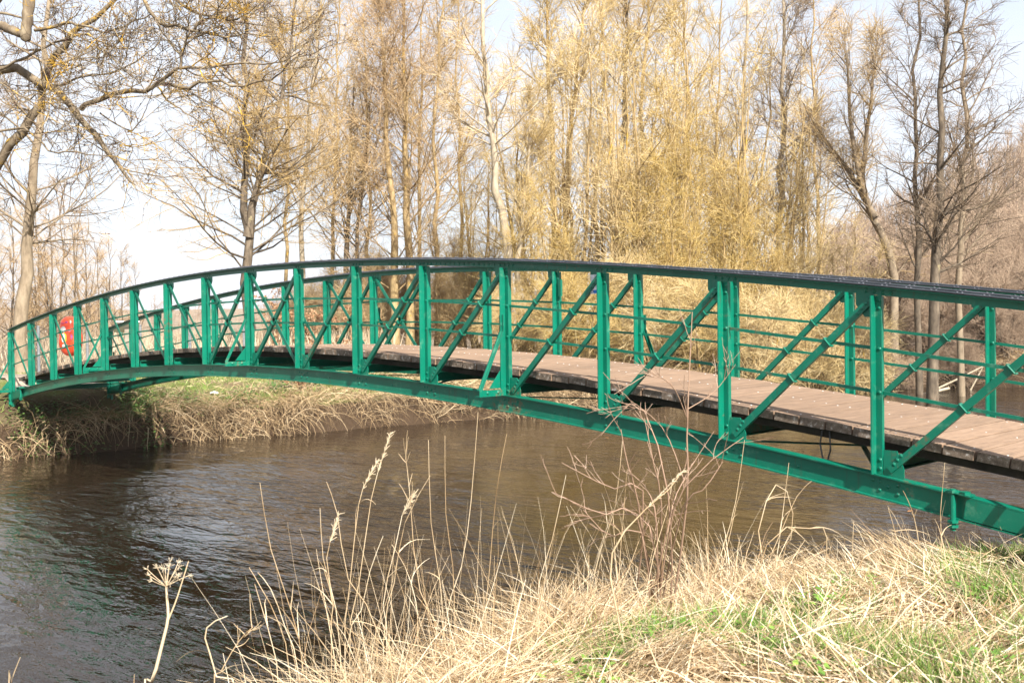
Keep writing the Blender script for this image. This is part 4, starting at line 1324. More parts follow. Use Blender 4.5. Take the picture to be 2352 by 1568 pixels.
# lifebuoy housing on its post
def buoy():
    loc = px(160, 772, 23.2)
    g = float(height(loc[0], loc[1]))
    root = empty('life_buoy_station', (loc[0], loc[1], g))
    tag(root, 'orange-red life buoy housing with white and yellow labels beside the path', 'life buoy')
    hz = loc[2]-g
    c = MB(); c.box((0, .23, (hz+.3)/2), (.09, .09, hz+.3)); c.build('post', M['timber_post'], root)
    # housing: rounded shield, domed front (faces -Y)
    hgt, wid = .47, .27
    V = []; nr, na = 8, 28
    outl = []
    for i in range(na):
        q = 2*math.pi*i/na
        cx_, sz_ = math.cos(q), math.sin(q)
        e = .62
        outl.append((math.copysign(abs(cx_)**e, cx_)*wid*(.80 if sz_ > 0 else .92 - .25*abs(sz_)**3), math.copysign(abs(sz_)**.75, sz_)*hgt))
    prof = [(.90, .18), (1.0, .14), (1.0, .0), (.97, -.06), (.88, -.12), (.70, -.155), (.45, -.17), (.2, -.172)]
    for s, d in prof:
        for a, b2 in outl: V.append((a*s, d, b2*s))
    F = []
    for i in range(nr-1):
        for j in range(na):
            k = (j+1) % na
            F.append((i*na+j, i*na+k, (i+1)*na+k, (i+1)*na+j))
    F.append(tuple(range(na))); F.append(tuple((nr-1)*na+j for j in range(na)))
    c = MB(); c.add([(a, b2, z_+hz) for a, b2, z_ in V], F)
    h = c.build('housing', M['buoy'], root, smooth=True)
    # printed labels as thin raised sheets on the front
    def disc(cx_, cz_, rx, rz, y, mat, name):
        n = 20
        vs = [(cx_+rx*math.cos(2*math.pi*i/n), y-.004, cz_+rz*math.sin(2*math.pi*i/n)) for i in range(n)]
        vs2 = [(a, y+.02, b2) for a, _, b2 in vs]
        m_ = MB().add(vs+vs2, [tuple(range(n)), tuple(range(n, 2*n))]+[(i, (i+1) % n, n+(i+1) % n, n+i) for i in range(n)])
        o = m_.build(name, mat, h)
    disc(-.03, hz+.16, .07, .075, -.174, M['lab_white'], 'round_label')
    disc(-.01, hz-.04, .07, .12, -.174, M['lab_yellow'], 'oval_border')
    disc(-.025, hz-.04, .045, .105, -.180, M['lab_white'], 'oval_label')
    disc(-.015, hz-.23, .055, .05, -.172, M['lab_white'], 'small_label')
    for (a, b2, rx, rz, mm) in ((-.05, .31, .055, .02, 'lab_purple'), (.05, .33, .03, .025, 'lab_purple'), (.14, .12, .04, .03, 'lab_pink'), (.18, -.02, .025, .07, 'lab_purple')):
        disc(a, hz+b2, rx, rz, -.163, M[mm], 'scrawl')
    root.rotation_euler = (0, 0, math.radians(30))
M['timber_post'] = mat_noise('grey_timber', [(0.3, (0.16, 0.13, 0.10)), (0.7, (0.28, 0.24, 0.19))], 8, bump=0.4)
M['buoy'] = mat_noise('orange_plastic', [(0.3, (0.72, 0.055, 0.018)), (0.7, (0.80, 0.085, 0.028))], 3, rough=0.3, spec=0.5)
M['lab_white'] = mat_noise('label_white', [(0.3, (0.62, 0.62, 0.60)), (0.7, (0.74, 0.74, 0.72))], 30, rough=0.5)
M['lab_yellow'] = mat_noise('label_yellow', [(0.3, (0.75, 0.45, 0.04)), (0.7, (0.80, 0.52, 0.06))], 9, rough=0.5)
M['lab_purple'] = mat_noise('scrawl_purple', [(0.45, (0.28, 0.10, 0.35)), (0.6, (0.62, 0.08, 0.10))], 14, rough=0.5)
M['lab_pink'] = mat_noise('scrawl_pink', [(0.45, (0.65, 0.25, 0.38)), (0.6, (0.70, 0.10, 0.06))], 14, rough=0.5)
buoy()

# slanted information board by the path
loc = px(291, 752, 26.0)
g = float(height(loc[0], loc[1]))
ib = empty('information_board', (loc[0], loc[1], g)); hz = loc[2]-g
tag(ib, 'small slanted pale information board on a grey post beside the bridge end', 'sign')
c = MB(); c.box((0, 0, hz/2-.02), (.12, .12, hz-.04)); c.build('post', M['timber_post'], ib)
c = MB(); c.box((0, 0, hz+.02), (.50, .62, .035), Matrix.Rotation(math.radians(-32), 3, 'Y')); c.build('board', M['lab_white'], ib)
ib.rotation_euler = (0, 0, math.radians(-20))

# ------------------------------------------------------------------ ground cover
def blades(name, P, D, ln, w, nseg, up, wob, mat, seed, label=None, cat=None, tmean=.5, tsd=.25, face=None, parent=None, tipw=.25):
    rg = np.random.default_rng(seed)
    n = len(P)
    pts, _ = grow(P, D, ln, np.ones(n), np.ones(n), nseg, up, wob, rg)
    u = np.linspace(0, 1, nseg+1)
    wid = w[:, None]*(1-(1-tipw)*u**1.5)
    V, F = ribbon_arrays(pts, wid, rg, face)
    t = np.clip(rg.normal(tmean, tsd, n), 0, 1)
    o = link(name, mesh_np(name, V, F, smooth=True, attr=np.repeat(t, 2*(nseg+1))), mat, parent)
    if label: tag(o, label, cat, kind='stuff')
    return o

def ground_pts(x, y, dz=0):
    return np.stack([x, y, height(x, y)+dz], -1)

def near_s(x, y):
    return x-np.interp(y, NEAR_Y, NEAR_X)

rg = np.random.default_rng(21)
def sample_near(n, smin, smax, ymin=-5.6, ymax=1.9, xmax=13.2):
    y = rg.uniform(ymin, ymax, n*3)
    s = rg.uniform(smin, smax, n*3)
    x = np.interp(y, NEAR_Y, NEAR_X)+s
    # keep what the frame (with a margin) can see
    dx = x-CAM[0]; dy = y-CAM[1]
    dep = dx*CF[0]+dy*CF[1]; lat = dx*CR[0]+dy*CR[1]
    ok = (dep > 2.3) & (np.abs(lat) < dep*.62+1.5) & (x < xmax) & ~((np.abs(y-.98) < 1.75) & (x > 9.55))
    idx = np.nonzero(ok)[0][:n]
    return x[idx], y[idx]

def hdir(n, lift, rg, az=None, azs=None):
    a = rg.uniform(0, 2*np.pi, n) if az is None else az+rg.normal(0, azs, n)
    return np.stack([np.cos(a), np.sin(a), np.full(n, lift)+rg.normal(0, .12, n)], -1)

# matted straw lying on the bank
x, y = sample_near(44000, -.05, 4.2)
swirl = 2.6*vnoise(x*.9, y*.9, 31)+2.2
n = len(x)
sc = np.where(rg.random(n) < .35, 2.2, .55)
az = swirl+rg.normal(0, 1, n)*sc
lit = np.clip(vnoise(x*2.3, y*2.3, 34)*.5+.5, 0, 1)
blades('matted_straw', ground_pts(x, y, 0)+np.stack([0*x, 0*x, rg.uniform(.0, .03+.09*lit, n)], -1), np.stack([np.cos(az), np.sin(az), rg.normal(.10, .28, n)], -1),
       rg.uniform(.07, .36, n), rg.uniform(.003, .010, n), 3, -.05, .13, M['straw'], 22, 'flattened bleached dry grass covering the near river bank', 'dry grass', .58, .32)
# arching dry grass along the brink
x, y = sample_near(15000, -.25, .48, ymax=-1.0)
cl = vnoise(x*2.2, y*2.2, 33)
ok = cl > rg.uniform(-1.0, .6, len(x)); x, y = x[ok], y[ok]; n = len(x)
blades('arching_dry_grass', ground_pts(x, y), hdir(n, 1.2, rg, 2.6, 1.6), rg.uniform(.22, .68, n)*np.where(y > -1.9, .7, 1.0), rg.uniform(.0025, .006, n), 5, -.19, .09, M['straw'], 23,
       'arching dry grass fringing the brink of the near bank', 'dry grass', .55, .30)
# upright dead stems inside the bank and at the brink
x, y = sample_near(1300, -.2, 2.8)
n = len(x)
blades('dead_stems', ground_pts(x, y), hdir(n, 2.2, rg), rg.uniform(.12, .38, n), rg.uniform(.0022, .0045, n), 4, -.05, .07, M['straw'], 24,
       'sparse upright dead grass stems on the near bank', 'dry grass', .75, .2)
# fine upright stalks along the brink, too many to count
x, y = sample_near(420, -.22, .30, ymin=-4.6, ymax=-1.9)
n = len(x)
blades('brink_stalks', ground_pts(x, y), hdir(n, 3.2, rg), rg.uniform(.35, .95, n), rg.uniform(.002, .0042, n), 5, -.03, .06, M['straw'], 27,
       'fine upright dry stalks standing thickly against the water', 'dry grass', .6, .25)
# green grass, thicker towards the bridge
x, y = sample_near(80000, -.10, 4.2)
mask = vnoise(x*1.1, y*1.1, 41)*.55+vnoise(x*3.1, y*3.1, 42)*.45 + np.clip((y+2.6)*.22, -.25, .55) + np.clip((x-9.7)*.22, -.25, .35)
ok = mask > rg.uniform(-.16, .55, len(x)); x, y = x[ok], y[ok]; n = len(x)
blades('green_grass', ground_pts(x, y), hdir(n, 1.5, rg), rg.uniform(.06, .24, n), rg.uniform(.003, .0068, n), 3, -.10, .13, M['green_blade'], 25,
       'fresh green grass growing through the dry straw of the near bank', 'grass', .55, .27)

# leafy weeds
def weeds(name, centres, rad, per, mat, seed, label, size=.018, hmax=.10):
    rg = np.random.default_rng(seed)
    Vs = []; Fs = []; Ts = []
    C = np.repeat(centres, per, axis=0)
    n = len(C)
    P = C+np.stack([rg.normal(0, rad, n), rg.normal(0, rad, n), np.zeros(n)], -1)
    P[:, 2] = height(P[:, 0], P[:, 1])+rg.uniform(.01, hmax, n)
    a = rg.uniform(0, 2*np.pi, n); tilt = rg.uniform(-.5, .5, n)
    d = np.stack([np.cos(a), np.sin(a), tilt], -1); s = np.stack([-np.sin(a), np.cos(a), rg.uniform(-.3, .3, n)], -1)
    L_ = size*rg.uniform(.6, 1.5, n)[:, None]
    V = np.stack([P, P+d*L_*.55+s*L_*.38, P+d*L_*1.25, P+d*L_*.55-s*L_*.38], 1).reshape(-1, 3)
    F = np.arange(n*4).reshape(-1, 4)
    o = link(name, mesh_np(name, V, F, attr=np.repeat(np.clip(rg.normal(.55, .22, n), 0, 1), 4)), mat)
    tag(o, label, 'weeds', kind='stuff')
cs = []
for a, b2, d in ((1960, 1320, 5.4), (1700, 1430, 4.6), (1620, 1440, 4.5), (1560, 1450, 4.5), (1540, 1420, 4.6), (1380, 1500, 4.2), (1340, 1520, 4.1), (1780, 1500, 4.2), (1870, 1370, 4.9), (2260, 1520, 3.9), (1850, 1560, 3.8), (1480, 1400, 4.8), (2280, 1360, 4.9), (1660, 1410, 4.8)):
    p = px(a, b2, d); cs.append((p[0], p[1], 0))
weeds('leafy_weeds', np.array(cs), .085, 130, M['green_leaf'], 43, 'bright green low leafy weeds among the straw of the near bank', .028, .13)

# tussocks of combed dry grass
def tussock(x_, y_, r, h, az, n, seed, label, name='dry_grass_tussock'):
    rg = np.random.default_rng(seed)
    a = rg.uniform(0, 2*np.pi, n); q = r*np.sqrt(rg.uniform(0, 1, n))
    bx_, by_ = x_+np.cos(a)*q, y_+np.sin(a)*q
    P = ground_pts(bx_, by_); P[:, 2] += rg.uniform(0, .05, n)
    base = np.array([x_, y_, float(height(x_, y_))])
    D = np.stack([np.cos(az)+rg.normal(0, .35, n), np.sin(az)+rg.normal(0, .35, n), rg.uniform(.8, 2.2, n)], -1)
    o = blades(name, P-base, D, rg.uniform(.5, 1.2, n)*h, rg.uniform(.003, .006, n), 5, -.22, .06, M['straw'], seed+1, None, None, .52, .28)
    o.location = tuple(base)
    tag(o, label, 'grass tussock')
def gat(px_, py_, z=-1.0):
    sl = ((784-py_)/FPX); d0 = CF+CR*((px_-1176)/FPX)+CU*sl
    t_ = (z-CAM[2])/d0[2]
    return (CAM+d0*t_)[:2]
for i, (a, b2, r, h, az, n, lab) in enumerate((
        (1640, 1330, .22, .50, 2.4, 700, 'domed tussock of combed dry grass by the reddish shoots at the brink'),
        (1740, 1320, .12, .42, 1.2, 260, 'ragged yellow sedge tuft with bent blades at the brink'),
        (2100, 1320, .20, .40, 2.9, 500, 'grass-covered hummock of pale straw near the bridge end'),
        (880, 1500, .25, .50, 2.3, 700, 'leaning mass of dry grass where the bank drops to open water'),
        (1040, 1470, .25, .48, 1.8, 650, 'tangled dry grass mound below the seed-headed stalks'),
        (1250, 1430, .22, .42, 2.0, 600, 'low dry grass mound left of the reddish shoots'),
        (1150, 1420, .24, .46, 1.4, 600, 'rounded dry grass clump behind the tangled mound'),
        (1400, 1385, .20, .44, 2.2, 500, 'dry grass clump at the foot of the reddish shoots'),
        (1480, 1545, .20, .36, .3, 420, 'ginger bundle of fallen dry grass on the bank'))):
    g2 = gat(a, b2)
    tussock(g2[0], g2[1], r, h, az, n, 500+i*3, lab)

# single stalks one can tell apart, each standing on the bank
STALK_LABEL = 'tall thin dry grass stalk standing at the brink'
def stalk(pts, depth, r0=.0029, r1=.0013, name='dry_stalk', label=STALK_LABEL, group='dry stalks at the brink', head=None, seed=0, depth1=None):
    rg = np.random.default_rng(900+seed)
    P = [px(a, b2, depth+(0 if depth1 is None else (depth1-depth)*i/(len(pts)-1))) for i, (a, b2) in enumerate(pts)]
    g = np.array([P[0][0], P[0][1], float(height(P[0][0], P[0][1]))-.02])
    if P[0][2] > g[2]+.03: P = [g]+P
    P = smooth_line(P, 9)
    base = P[0].copy()
    V, F = tube_arrays((P-base)[None], np.linspace(r0, r1, 9)[None], 5)
    root = empty(name, tuple(base))
    tag(root, label, 'dry stalk', group)
    link('stem', mesh_np('stem', V, F, smooth=True, attr=np.clip(np.repeat(rg.normal(rg.uniform(.4, .85), .16, 9), 5), 0, 1)), M['straw'], root)
    for q in range(rg.integers(1, 4)):
        i0 = int(rg.integers(2, 6))
        T0 = norm(P[i0+1]-P[i0]); d0 = norm(T0*.9+rg.normal(0, .45, 3))
        lp, _ = grow((P[i0]-base)[None], d0[None], np.array([rg.uniform(.08, .24)]), np.ones(1), np.ones(1), 5, -.22, .1, rg)
        V, F = ribbon_arrays(lp, np.linspace(.006, .001, 6)[None], rg)
        link('leaf', mesh_np('leaf', V, F, smooth=True, attr=np.full(len(V), rg.uniform(.4, .95))), M['straw'], root)
    if head == 'panicle':
        k = 46
        t = rg.uniform(0, 1, k)
        A_ = P[6]-base; B_ = P[8]-base
        Q = A_+(B_-A_)*t[:, None]
        D = norm(B_-A_)+rg.normal(0, .28, (k, 3))
        q, w_ = grow(Q, D, rg.uniform(.015, .035, k), np.full(k, .0022), np.full(k, .001), 2, -.1, .2, rg)
        V, F = tube_arrays(q, w_, 4)
        link('seed_head', mesh_np('seed_head', V, F, smooth=True, attr=np.full(len(V), .85)), M['straw'], root)
    if head == 'branched':
        k = 9
        t = rg.uniform(0, 1, k)
        A_ = P[5]-base; B_ = P[8]-base
        Q = A_+(B_-A_)*t[:, None]
        D = norm(B_-A_)*.8+rg.normal(0, .6, (k, 3))
        q, w_ = grow(Q, D, rg.uniform(.05, .14, k), np.full(k, .0022), np.full(k, .001), 4, .15, .12, rg)
        V, F = tube_arrays(q, w_, 4)
        link('side_shoots', mesh_np('side_shoots', V, F, smooth=True, attr=np.full(len(V), .6)), M['straw'], root)
    return root
plain = [
    ([(1045, 1470), (1040, 1300), (1024, 1180), (1022, 1000)], 5.0), ([(1015, 1470), (1060, 1300), (1082, 1150), (1098, 946)], 5.1),
    ([(1112, 1460), (1125, 1300), (1140, 1130), (1164, 996)], 5.1), ([(700, 1568), (668, 1400), (622, 1260), (597, 1108)], 4.3),
    ([(668, 1568), (640, 1430), (600, 1350), (572, 1302)], 4.2), ([(690, 1570), (655, 1440), (622, 1352), (592, 1314)], 4.2),
    ([(640, 1590), (628, 1490), (600, 1390), (585, 1340)], 4.1), ([(782, 1500), (760, 1350), (742, 1280), (735, 1166)], 4.5),
    ([(880, 1480), (800, 1330), (775, 1180), (750, 1106)], 4.6), ([(1020, 1480), (1010, 1330), (990, 1200), (984, 1010)], 4.8),
    ([(1430, 1400), (1412, 1270), (1408, 1180), (1386, 1110)], 5.1), ([(1340, 1430), (1380, 1260), (1412, 1170), (1430, 1010)], 5.1),
    ([(1480, 1400), (1500, 1280), (1530, 1180), (1545, 1100)], 5.0), ([(1420, 1400), (1424, 1280), (1432, 1180), (1440, 1080)], 5.0),
    ([(1620, 1370), (1660, 1260), (1690, 1150), (1710, 1010)], 5.1), ([(1948, 1390), (1956, 1300), (1958, 1250), (1961, 1196)], 5.0),
    ([(2162, 1230), (2160, 1180), (2165, 1120), (2170, 1062)], 6.0), ([(2112, 1260), (2100, 1190), (2086, 1150), (2074, 1126)], 5.9),
    ([(2070, 1290), (2060, 1240), (2050, 1200), (2040, 1166)], 5.7), ([(1782, 1300), (1790, 1240), (1800, 1160), (1812, 1062)], 5.4),
    ([(1760, 1310), (1790, 1230), (1830, 1140), (1864, 1104)], 5.4), ([(880, 1480), (905, 1340), (930, 1200), (988, 1092)], 4.9),
    ([(20, 1640), (26, 1568), (36, 1535), (47, 1508)], 3.9), ([(790, 1520), (830, 1400), (850, 1310), (880, 1230)], 4.6),
    ([(1230, 1440), (1240, 1330), (1268, 1240), (1300, 1090)], 5.2), ([(960, 1480), (955, 1380), (930, 1300), (900, 1250)], 4.8),
]
for i, (p, d) in enumerate(plain): stalk(p, d, seed=i)
SH = 'tall grass stalk with a feathery pale seed head'
for i, (p, d) in enumerate((([(800, 1500), (828, 1320), (850, 1160), (872, 1070), (897, 996)], 4.8), ([(790, 1500), (806, 1320), (822, 1170), (838, 1110), (866, 1060)], 4.7), ([(760, 1480), (765, 1380), (750, 1290), (762, 1230), (778, 1180)], 4.5), ([(890, 1480), (880, 1380), (905, 1270), (930, 1160), (955, 1130)], 4.8))):
    stalk(p, d, head='panicle', label=SH, group='seed-headed grass stalks', seed=40+i)
stalk([(1010, 1480), (960, 1340), (945, 1180), (938, 1100), (930, 1034)], 4.8, head='branched', label='dry branching herb stem with small forked tips at the brink', group=None, seed=50)
stalk([(560, 1600), (505, 1568), (482, 1500), (470, 1455), (486, 1430), (522, 1414)], 3.95, .005, .002, label='bent dry stalk with a curled strap leaf beside open water', group=None, seed=51)
stalk([(490, 1600), (510, 1540), (530, 1500), (556, 1462), (580, 1440)], 3.95, .003, .0015, head='branched', label='small dry stalk with a spiky star-shaped tip beside open water', group=None, seed=52)
stalk([(1452, 1610), (1436, 1500), (1412, 1380), (1400, 1300), (1420, 1240), (1470, 1180), (1530, 1130), (1570, 1080)], 4.5, .0055, .002, label='pale crooked stem with withered flower clusters beside the reddish shoots', group=None, head='panicle', seed=53)
stalk([(1760, 1300), (1740, 1240), (1760, 1150), (1790, 1110), (1820, 1160), (1816, 1240)], 5.4, .0035, .002, label='bowed sedge blade arching over from the yellow tuft', group=None, seed=54)
stalk([(1740, 1300), (1790, 1216), (1860, 1213), (1896, 1214), (1898, 1260), (1900, 1300)], 5.2, .003, .002, label='sharply kinked straw bent over like a hook above green grass', group=None, seed=55)

# hogweed with its dried umbel
def hogweed():
    rg = np.random.default_rng(61)
    d = 4.0
    P = [px(a, b2, d) for a, b2 in ((330, 1640), (352, 1560), (372, 1480), (386, 1420), (384, 1380), (382, 1346))]
    g = np.array([P[0][0], P[0][1], min(P[0][2], float(height(P[0][0], P[0][1])))-.05])
    P = smooth_line([g]+P, 14); base = g
    root = empty('dried_hogweed', tuple(base))
    tag(root, 'dried umbel plant with a star-rayed flat head standing over the water', 'plant')
    V, F = tube_arrays((P-base)[None], np.linspace(.0085, .0045, 14)[None], 7)
    link('stem', mesh_np('stem', V, F, smooth=True, attr=np.full(len(V), .8)), M['straw'], root)
    Q = smooth_line([px(386, 1424, d), px(404, 1380, d), px(420, 1330, d), px(433, 1288, d)], 8)
    V, F = tube_arrays((Q-base)[None], np.linspace(.004, .002, 8)[None], 5)
    link('side_stem', mesh_np('side_stem', V, F, smooth=True, attr=np.full(len(V), .7)), M['straw'], root)
    top = P[-1]-base
    n = 15
    a = np.arange(n)*2.399; tilt = np.linspace(.3, 1.42, n)
    D = np.stack([np.cos(a)*np.sin(tilt), np.sin(a)*np.sin(tilt), np.cos(tilt)*.9+.1], -1)
    ray, rw = grow(np.tile(top, (n, 1)), D, rg.uniform(.075, .105, n), np.full(n, .0018), np.full(n, .0014), 4, .02, .05, rg)
    V, F = tube_arrays(ray, rw, 4)
    link('umbel_rays', mesh_np('umbel_rays', V, F, attr=np.full(len(V), .75)), M['straw'], root)
    tip = ray[:, -1]; m = 9
    C = np.repeat(tip, m, 0); D2 = np.repeat(norm(ray[:, -1]-ray[:, -2]), m, 0)+rg.normal(0, .75, (n*m, 3))
    q, w_ = grow(C, D2, rg.uniform(.012, .024, n*m), np.full(n*m, .0012), np.full(n*m, .0009), 1, 0, .1, rg)
    V, F = tube_arrays(q, w_, 3)
    tag(link('umbellet_spokes', mesh_np('umbellet_spokes', V, F, attr=np.full(len(V), .9)), M['straw'], root), kind='stuff')
hogweed()

# reddish shoots: a small bare shrub at the brink
def shoots():
    rg = np.random.default_rng(71)
    d = 5.0
    g2 = gat(1500, 1345)
    base = np.array([g2[0], g2[1], float(height(g2[0], g2[1]))-.02])
    root = empty('bare_shoot_shrub', tuple(base))
    tag(root, 'small bare shrub of thin reddish shoots rising in front of the bridge', 'shrub')
    tips = [((1575, 1180), (1578, 980), (1590, 716)), ((1540, 1180), (1470, 930), (1380, 1000)), ((1480, 1150), (1400, 1120), (1290, 1062)), ((1470, 1200), (1380, 1180), (1270, 1130)),
            ((1470, 1180), (1440, 1060), (1426, 985)), ((1520, 1190), (1500, 1060), (1480, 960)), ((1540, 1200), (1610, 1080), (1708, 1004)), ((1560, 1190), (1620, 1120), (1660, 1060)),
            ((1500, 1230), (1420, 1180), (1310, 1200)), ((1530, 1230), (1560, 1120), (1640, 990)), ((1510, 1240), (1490, 1130), (1440, 1080)), ((1480, 1240), (1400, 1230), (1340, 1170)),
            ((1570, 1100), (1520, 980), (1420, 900)), ((1578, 960), (1540, 880), (1478, 862)), ((1578, 940), (1640, 900), (1690, 836))]
    P = []
    for i, (a, b2, c_) in enumerate(tips):
        dd = d+rg.uniform(-.25, .25)
        p0 = base+np.array([rg.normal(0, .11), rg.normal(0, .11), 0])
        if i >= 12: p0 = px(*a, d)
        mid = [] if i >= 12 else [px(*a, d)]
        P.append(smooth_line([p0]+mid+[px(*b2, dd), px(*c_, dd)], 9)-base)
    P = np.array(P)
    R = np.tile(np.linspace(.0052, .0016, 9), (len(P), 1)); R[0] *= 1.4; R[12:] *= .6
    V, F = tube_arrays(P, R, 5)
    link('stems', mesh_np('stems', V, F, smooth=True, attr=np.full(len(V), .55)), M['twig_red'], root)
    A, D, r, t, par = kids(P, R, 6, .3, .98, .6, .2, rg)
    q, w_ = grow(A, D, rg.uniform(.06, .24, len(A)), np.full(len(A), .0019), np.full(len(A), .0011), 5, .05, .12, rg)
    V, F = tube_arrays(q, w_, 4)
    c_ = [(V, F, np.repeat(np.clip(rg.normal(.5, .2, len(A)), 0, 1), V.shape[0]//len(A)))]
    A, D, r, t, par = kids(q, w_, 2, .2, 1, .6, .2, rg)
    q, w_ = grow(A, D, rg.uniform(.015, .09, len(A)), np.full(len(A), .0016), np.full(len(A), .0012), 2, .1, .1, rg)
    V, F = tube_arrays(q, w_, 3)
    c_.append((V, F, np.repeat(np.clip(rg.normal(.7, .2, len(A)), 0, 1), V.shape[0]//len(A))))
    V, F, A = join(c_)
    tag(link('twigs', mesh_np('twigs', V, F, attr=A), M['twig_red'], root), kind='stuff')
shoots()

# ---- far bank: hanging dry grass, turf, nettles, reeds
rg = np.random.default_rng(81)
n = 15000
y = np.concatenate([rg.uniform(-6, 16, n*2//3), rg.uniform(16, 36, n//3)])
wobf = 0.22*vnoise(y*0.0+3.1, y*0.9, 3)
t = rg.uniform(.0, .95, len(y))**1.1
x = np.interp(y, FAR_Y, FAR_X)-t
cl = vnoise(y*1.1, x*1.1, 82)+.5*vnoise(y*3, x*3, 83)
ok = (cl > rg.uniform(-1.0, .55, len(y))) & ~((np.abs(y-1.0) < 1.6) & (x < -9.55)); x, y = x[ok], y[ok]; n = len(x)
D = np.stack([rg.normal(.9, .4, n), rg.normal(-.1, .75, n), rg.uniform(.3, 1.3, n)], -1)
blades('hanging_dry_grass', ground_pts(x, y), D, rg.uniform(.3, 1.2, n), rg.uniform(.006, .014, n), 6, -.28, .17, M['straw_far'], 84,
       'tangled dry grass hanging over the undercut far river bank', 'dry grass', .55, .27)
# upright dead tangle on top of the far brink
n = 5000
y = rg.uniform(-6, 36, n); x = np.interp(y, FAR_Y, FAR_X)-rg.uniform(.2, 1.6, n)
ok = ((vnoise(y*.8, x*.8, 85) > -.1) | (y > 13)) & (np.abs(y-1.0) > 1.6); x, y = x[ok], y[ok]; n = len(x)
blades('brink_dry_grass', ground_pts(x, y), hdir(n, 1.0, rg), rg.uniform(.25, .7, n), rg.uniform(.007, .013, n), 4, -.14, .12, M['straw_far'], 86,
       'matted brown dry grass along the top of the far bank', 'dry grass', .6, .25)
n = 34000
y = rg.uniform(-9, 20, n); x = np.interp(y, FAR_Y, FAR_X)-rg.uniform(.5, 9, n)**1.0
m1 = vnoise(x*.55, y*.55, 87)*.7+vnoise(x*2, y*2, 88)*.3
ok = (m1 > rg.uniform(-.6, .3, n)) & ~((np.abs(y-1) < 1.1) & (x < -9.3)); x, y = x[ok], y[ok]; n = len(x)
blades('far_turf', ground_pts(x, y), hdir(n, 1.4, rg), rg.uniform(.06, .17, n), rg.uniform(.009, .018, n), 2, -.1, .1, M['green_blade'], 89,
       'sunlit mossy green turf on the far bank under the bridge', 'grass', .72, .25)
n = 9000
y = rg.uniform(-8, 20, n); x = np.interp(y, FAR_Y, FAR_X)-rg.uniform(.8, 12, n)
ok = ~((np.abs(y-1) < 1.2) & (x < -9.3)); x, y = x[ok], y[ok]; n = len(x)
blades('far_turf_straw', ground_pts(x, y), hdir(n, .5, rg), rg.uniform(.1, .3, n), rg.uniform(.008, .014, n), 2, -.1, .1, M['straw_far'], 90,
       'pale dead grass scattered through the turf of the far bank', 'dry grass', .8, .2)
cs = []
for a, b2, d in ((300, 935, 21.6), (330, 925, 21.8), (350, 945, 21.2), (285, 915, 22.2), (80, 950, 20.2), (70, 960, 20.0), (160, 935, 20.8), (190, 960, 20.3), (95, 945, 20.3), (320, 905, 22.3), (560, 905, 23.8), (440, 905, 23), (700, 905, 26), (640, 915, 25), (860, 920, 27)):
    p = px(a, b2, d); cs.append((p[0], p[1], 0))
weeds('nettle_patch', np.array(cs), .28, 240, M['nettle'], 91, 'dark green nettle and cow parsley patches on the far bank under the bridge', .055, .30)

# withered-leaf beech sprouts behind and below the bridge
def beech(name, x, depth, w, h, n, seed, label):
    rg = np.random.default_rng(seed)
    g = gpx(x, depth)
    root = empty(name, tuple(g)); tag(root, label, 'shrub')
    st_ = willow_build(seed, h, w/h, 6, None, 0, 0)
    SP = np.array([smooth_line(P, 8) for P, a, b2 in st_]); SR = np.tile(np.linspace(.016, .005, 8), (len(SP), 1))
    P, D, r, t, par = kids(SP, SR, 9, .2, 1, .9, .2, rg)
    p1, q1 = grow(P, D, rg.uniform(.2, .55, len(P))*h*.45, np.full(len(P), .006), np.full(len(P), .004), 4, .0, .12, rg)
    V, F, A = join([(*tube_arrays(SP, SR, 5), .3), (*tube_arrays(p1, q1, 3), .4)])
    link('stems', mesh_np('stems', V, F, attr=A), M['twig_brown'], root)
    P, D, r, t, par = kids(p1, q1, max(1, n//len(p1)), .15, 1, 1.0, .4, rg)
    m = len(P)
    s = norm(np.cross(D, rg.normal(0, 1, (m, 3)))); L_ = rg.uniform(.05, .09, m)[:, None]
    V = np.stack([P, P+D*L_*.5+s*L_*.34, P+D*L_, P+D*L_*.5-s*L_*.34], 1).reshape(-1, 3)
    tag(link('withered_leaves', mesh_np('withered_leaves', V, np.arange(m*4).reshape(-1, 4), attr=np.repeat(np.clip(rg.normal(.55, .25, m), 0, 1), 4)), M['beech_leaf'], root), kind='stuff')
beech('beech_shrub', 655, 31, 1.1, 2.6, 1500, 601, 'young beech with withered copper leaves seen through the left railings')
beech('beech_shrub', 745, 32, 1.2, 2.3, 1500, 602, 'spreading copper-leaved beech sapling in front of the understorey')
beech('beech_shrub', 800, 31, .9, 1.4, 800, 603, 'low copper-leaved beech sprout by the deck edge across the river')
beech('beech_sprout', 690, 25.5, .8, .75, 800, 604, 'small sprout with copper leaves on the far bank below the bridge')

# reed field behind the fence
n = 22000
xx = rg.uniform(-160, 900, n); dd = rg.uniform(33, 75, n)**1.0
P = CAM+CF*dd[:, None]+CR*(((xx-1176)/FPX*dd)[:, None])
x, y = P[:, 0], P[:, 1]
blades('reed_field', ground_pts(x, y), hdir(n, 3.2, rg), rg.uniform(.6, 1.45, n), rg.uniform(.02, .045, n), 2, .0, .06, M['reed_far'], 95,
       'tan field of dead reeds behind the wire fence', 'reeds', .55, .25)
# fallen twigs and leaf litter under the thicket
n = 11000
y = rg.uniform(10, 37, n); x = np.interp(y, FAR_Y, FAR_X)-rg.uniform(.1, 6, n)
blades('thicket_litter', ground_pts(x, y), hdir(n, .35, rg), rg.uniform(.4, 1.5, n), rg.uniform(.010, .022, n), 4, -.03, .14, M['straw_far'], 96,
       'litter of fallen twigs and dead stems at the foot of the thicket', 'litter', .62, .27)

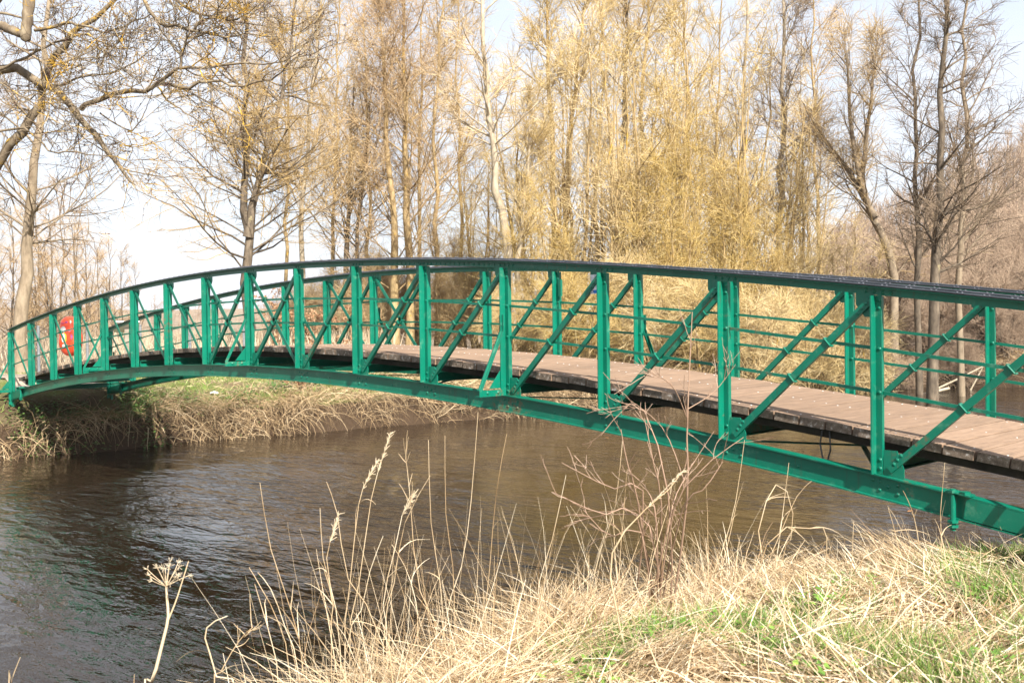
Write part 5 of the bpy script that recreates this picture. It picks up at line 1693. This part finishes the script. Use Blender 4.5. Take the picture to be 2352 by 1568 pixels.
# fallen pale branches by the water's edge
for i, (pts, d, r, lab) in enumerate((
        ([(1975, 868), (2050, 842), (2110, 818), (2180, 800)], 34.5, .10, 'bleached fallen bough resting on the far bank beside the water'),
        ([(2080, 850), (2140, 800), (2200, 770), (2260, 740)], 36, .05, 'thin bleached fallen branch leaning up the far bank'),
        ([(2190, 770), (2230, 700), (2262, 640)], 36, .045, 'pale broken branch propped steeply against the scrub'))):
    P = [px(a, b2, d) for a, b2 in pts]
    base = P[0].copy(); base[2] = float(height(base[0], base[1]))
    P = smooth_line(P, 8)-base
    P[:, 2] -= max(0, P[0, 2]-.03)
    V, F = tube_arrays(P[None], np.linspace(r, r*.5, 8)[None], 7)
    o = link('fallen_branch', mesh_np('fallen_branch', V, F, smooth=True), M['bark_pale']); o.location = tuple(base)
    tag(o, lab, 'branch')

# litter and floating leaves
c = MB()
rr_ = random.Random(4)
vs = [(math.cos(q)*.16*rr_.uniform(.6, 1.2), math.sin(q)*.10*rr_.uniform(.6, 1.2), rr_.uniform(0, .06)) for q in np.linspace(0, 2*math.pi, 10)[:-1]]+[(0, 0, .09)]
c.add(vs, [(i, (i+1) % 9, 9) for i in range(9)])
o = c.build('plastic_bag', mat_noise('white_plastic', [(0.4, (0.6, 0.6, 0.6)), (0.6, (0.8, 0.8, 0.8))], 9, rough=0.4))
p = px(492, 868, 24.4); o.location = (p[0], p[1], float(height(p[0], p[1]))+.03)
tag(o, 'scrap of white plastic lying on the far green turf', 'litter')
leaf_m = mat_noise('orange_leaf', [(0.4, (0.42, 0.17, 0.05)), (0.6, (0.55, 0.26, 0.08))], 20)
lm = MB().add([(-.045, 0, 0), (-.01, .022, .004), (.045, 0, .008), (-.01, -.022, .003)], [(0, 1, 2, 3)]).mesh('floating_leaf'); lm.materials.append(leaf_m)
for i, (a, b2) in enumerate(((2120, 1102), (2050, 1128), (2090, 1173), (2188, 1208), (2107, 1247), (2205, 1186), (1385, 985), (1395, 1005))):
    s = px(a, b2, 1.0)-CAM; q = CAM+s*((WATER_Z+.006-CAM[2])/s[2])
    o = link('floating_leaf', lm); o.location = tuple(q); o.rotation_euler = (0, 0, rr_.uniform(0, 6))
    tag(o, 'small orange leaf floating on the brown water', 'leaf', 'leaves floating on the river')

# ------------------------------------------------------------------ haze over the valley
c = MB()
c.box((-300, 300, 19), (2460, 2460, 54))
hz_o = c.build('haze', None)
hm = bpy.data.materials.new('valley_haze'); hm.use_nodes = True
ht = hm.node_tree
for n_ in list(ht.nodes):
    if n_.type != 'OUTPUT_MATERIAL': ht.nodes.remove(n_)
pv = ht.nodes.new('ShaderNodeVolumePrincipled')
pv.inputs['Color'].default_value = (0.92, 0.95, 1.0, 1)
pv.inputs['Density'].default_value = 0.0002
ht.links.new(pv.outputs['Volume'], ht.nodes['Material Output'].inputs['Volume'])
hz_o.data.materials.append(hm)
tag(hz_o, 'thin pale haze filling the valley air', 'haze', kind='stuff')
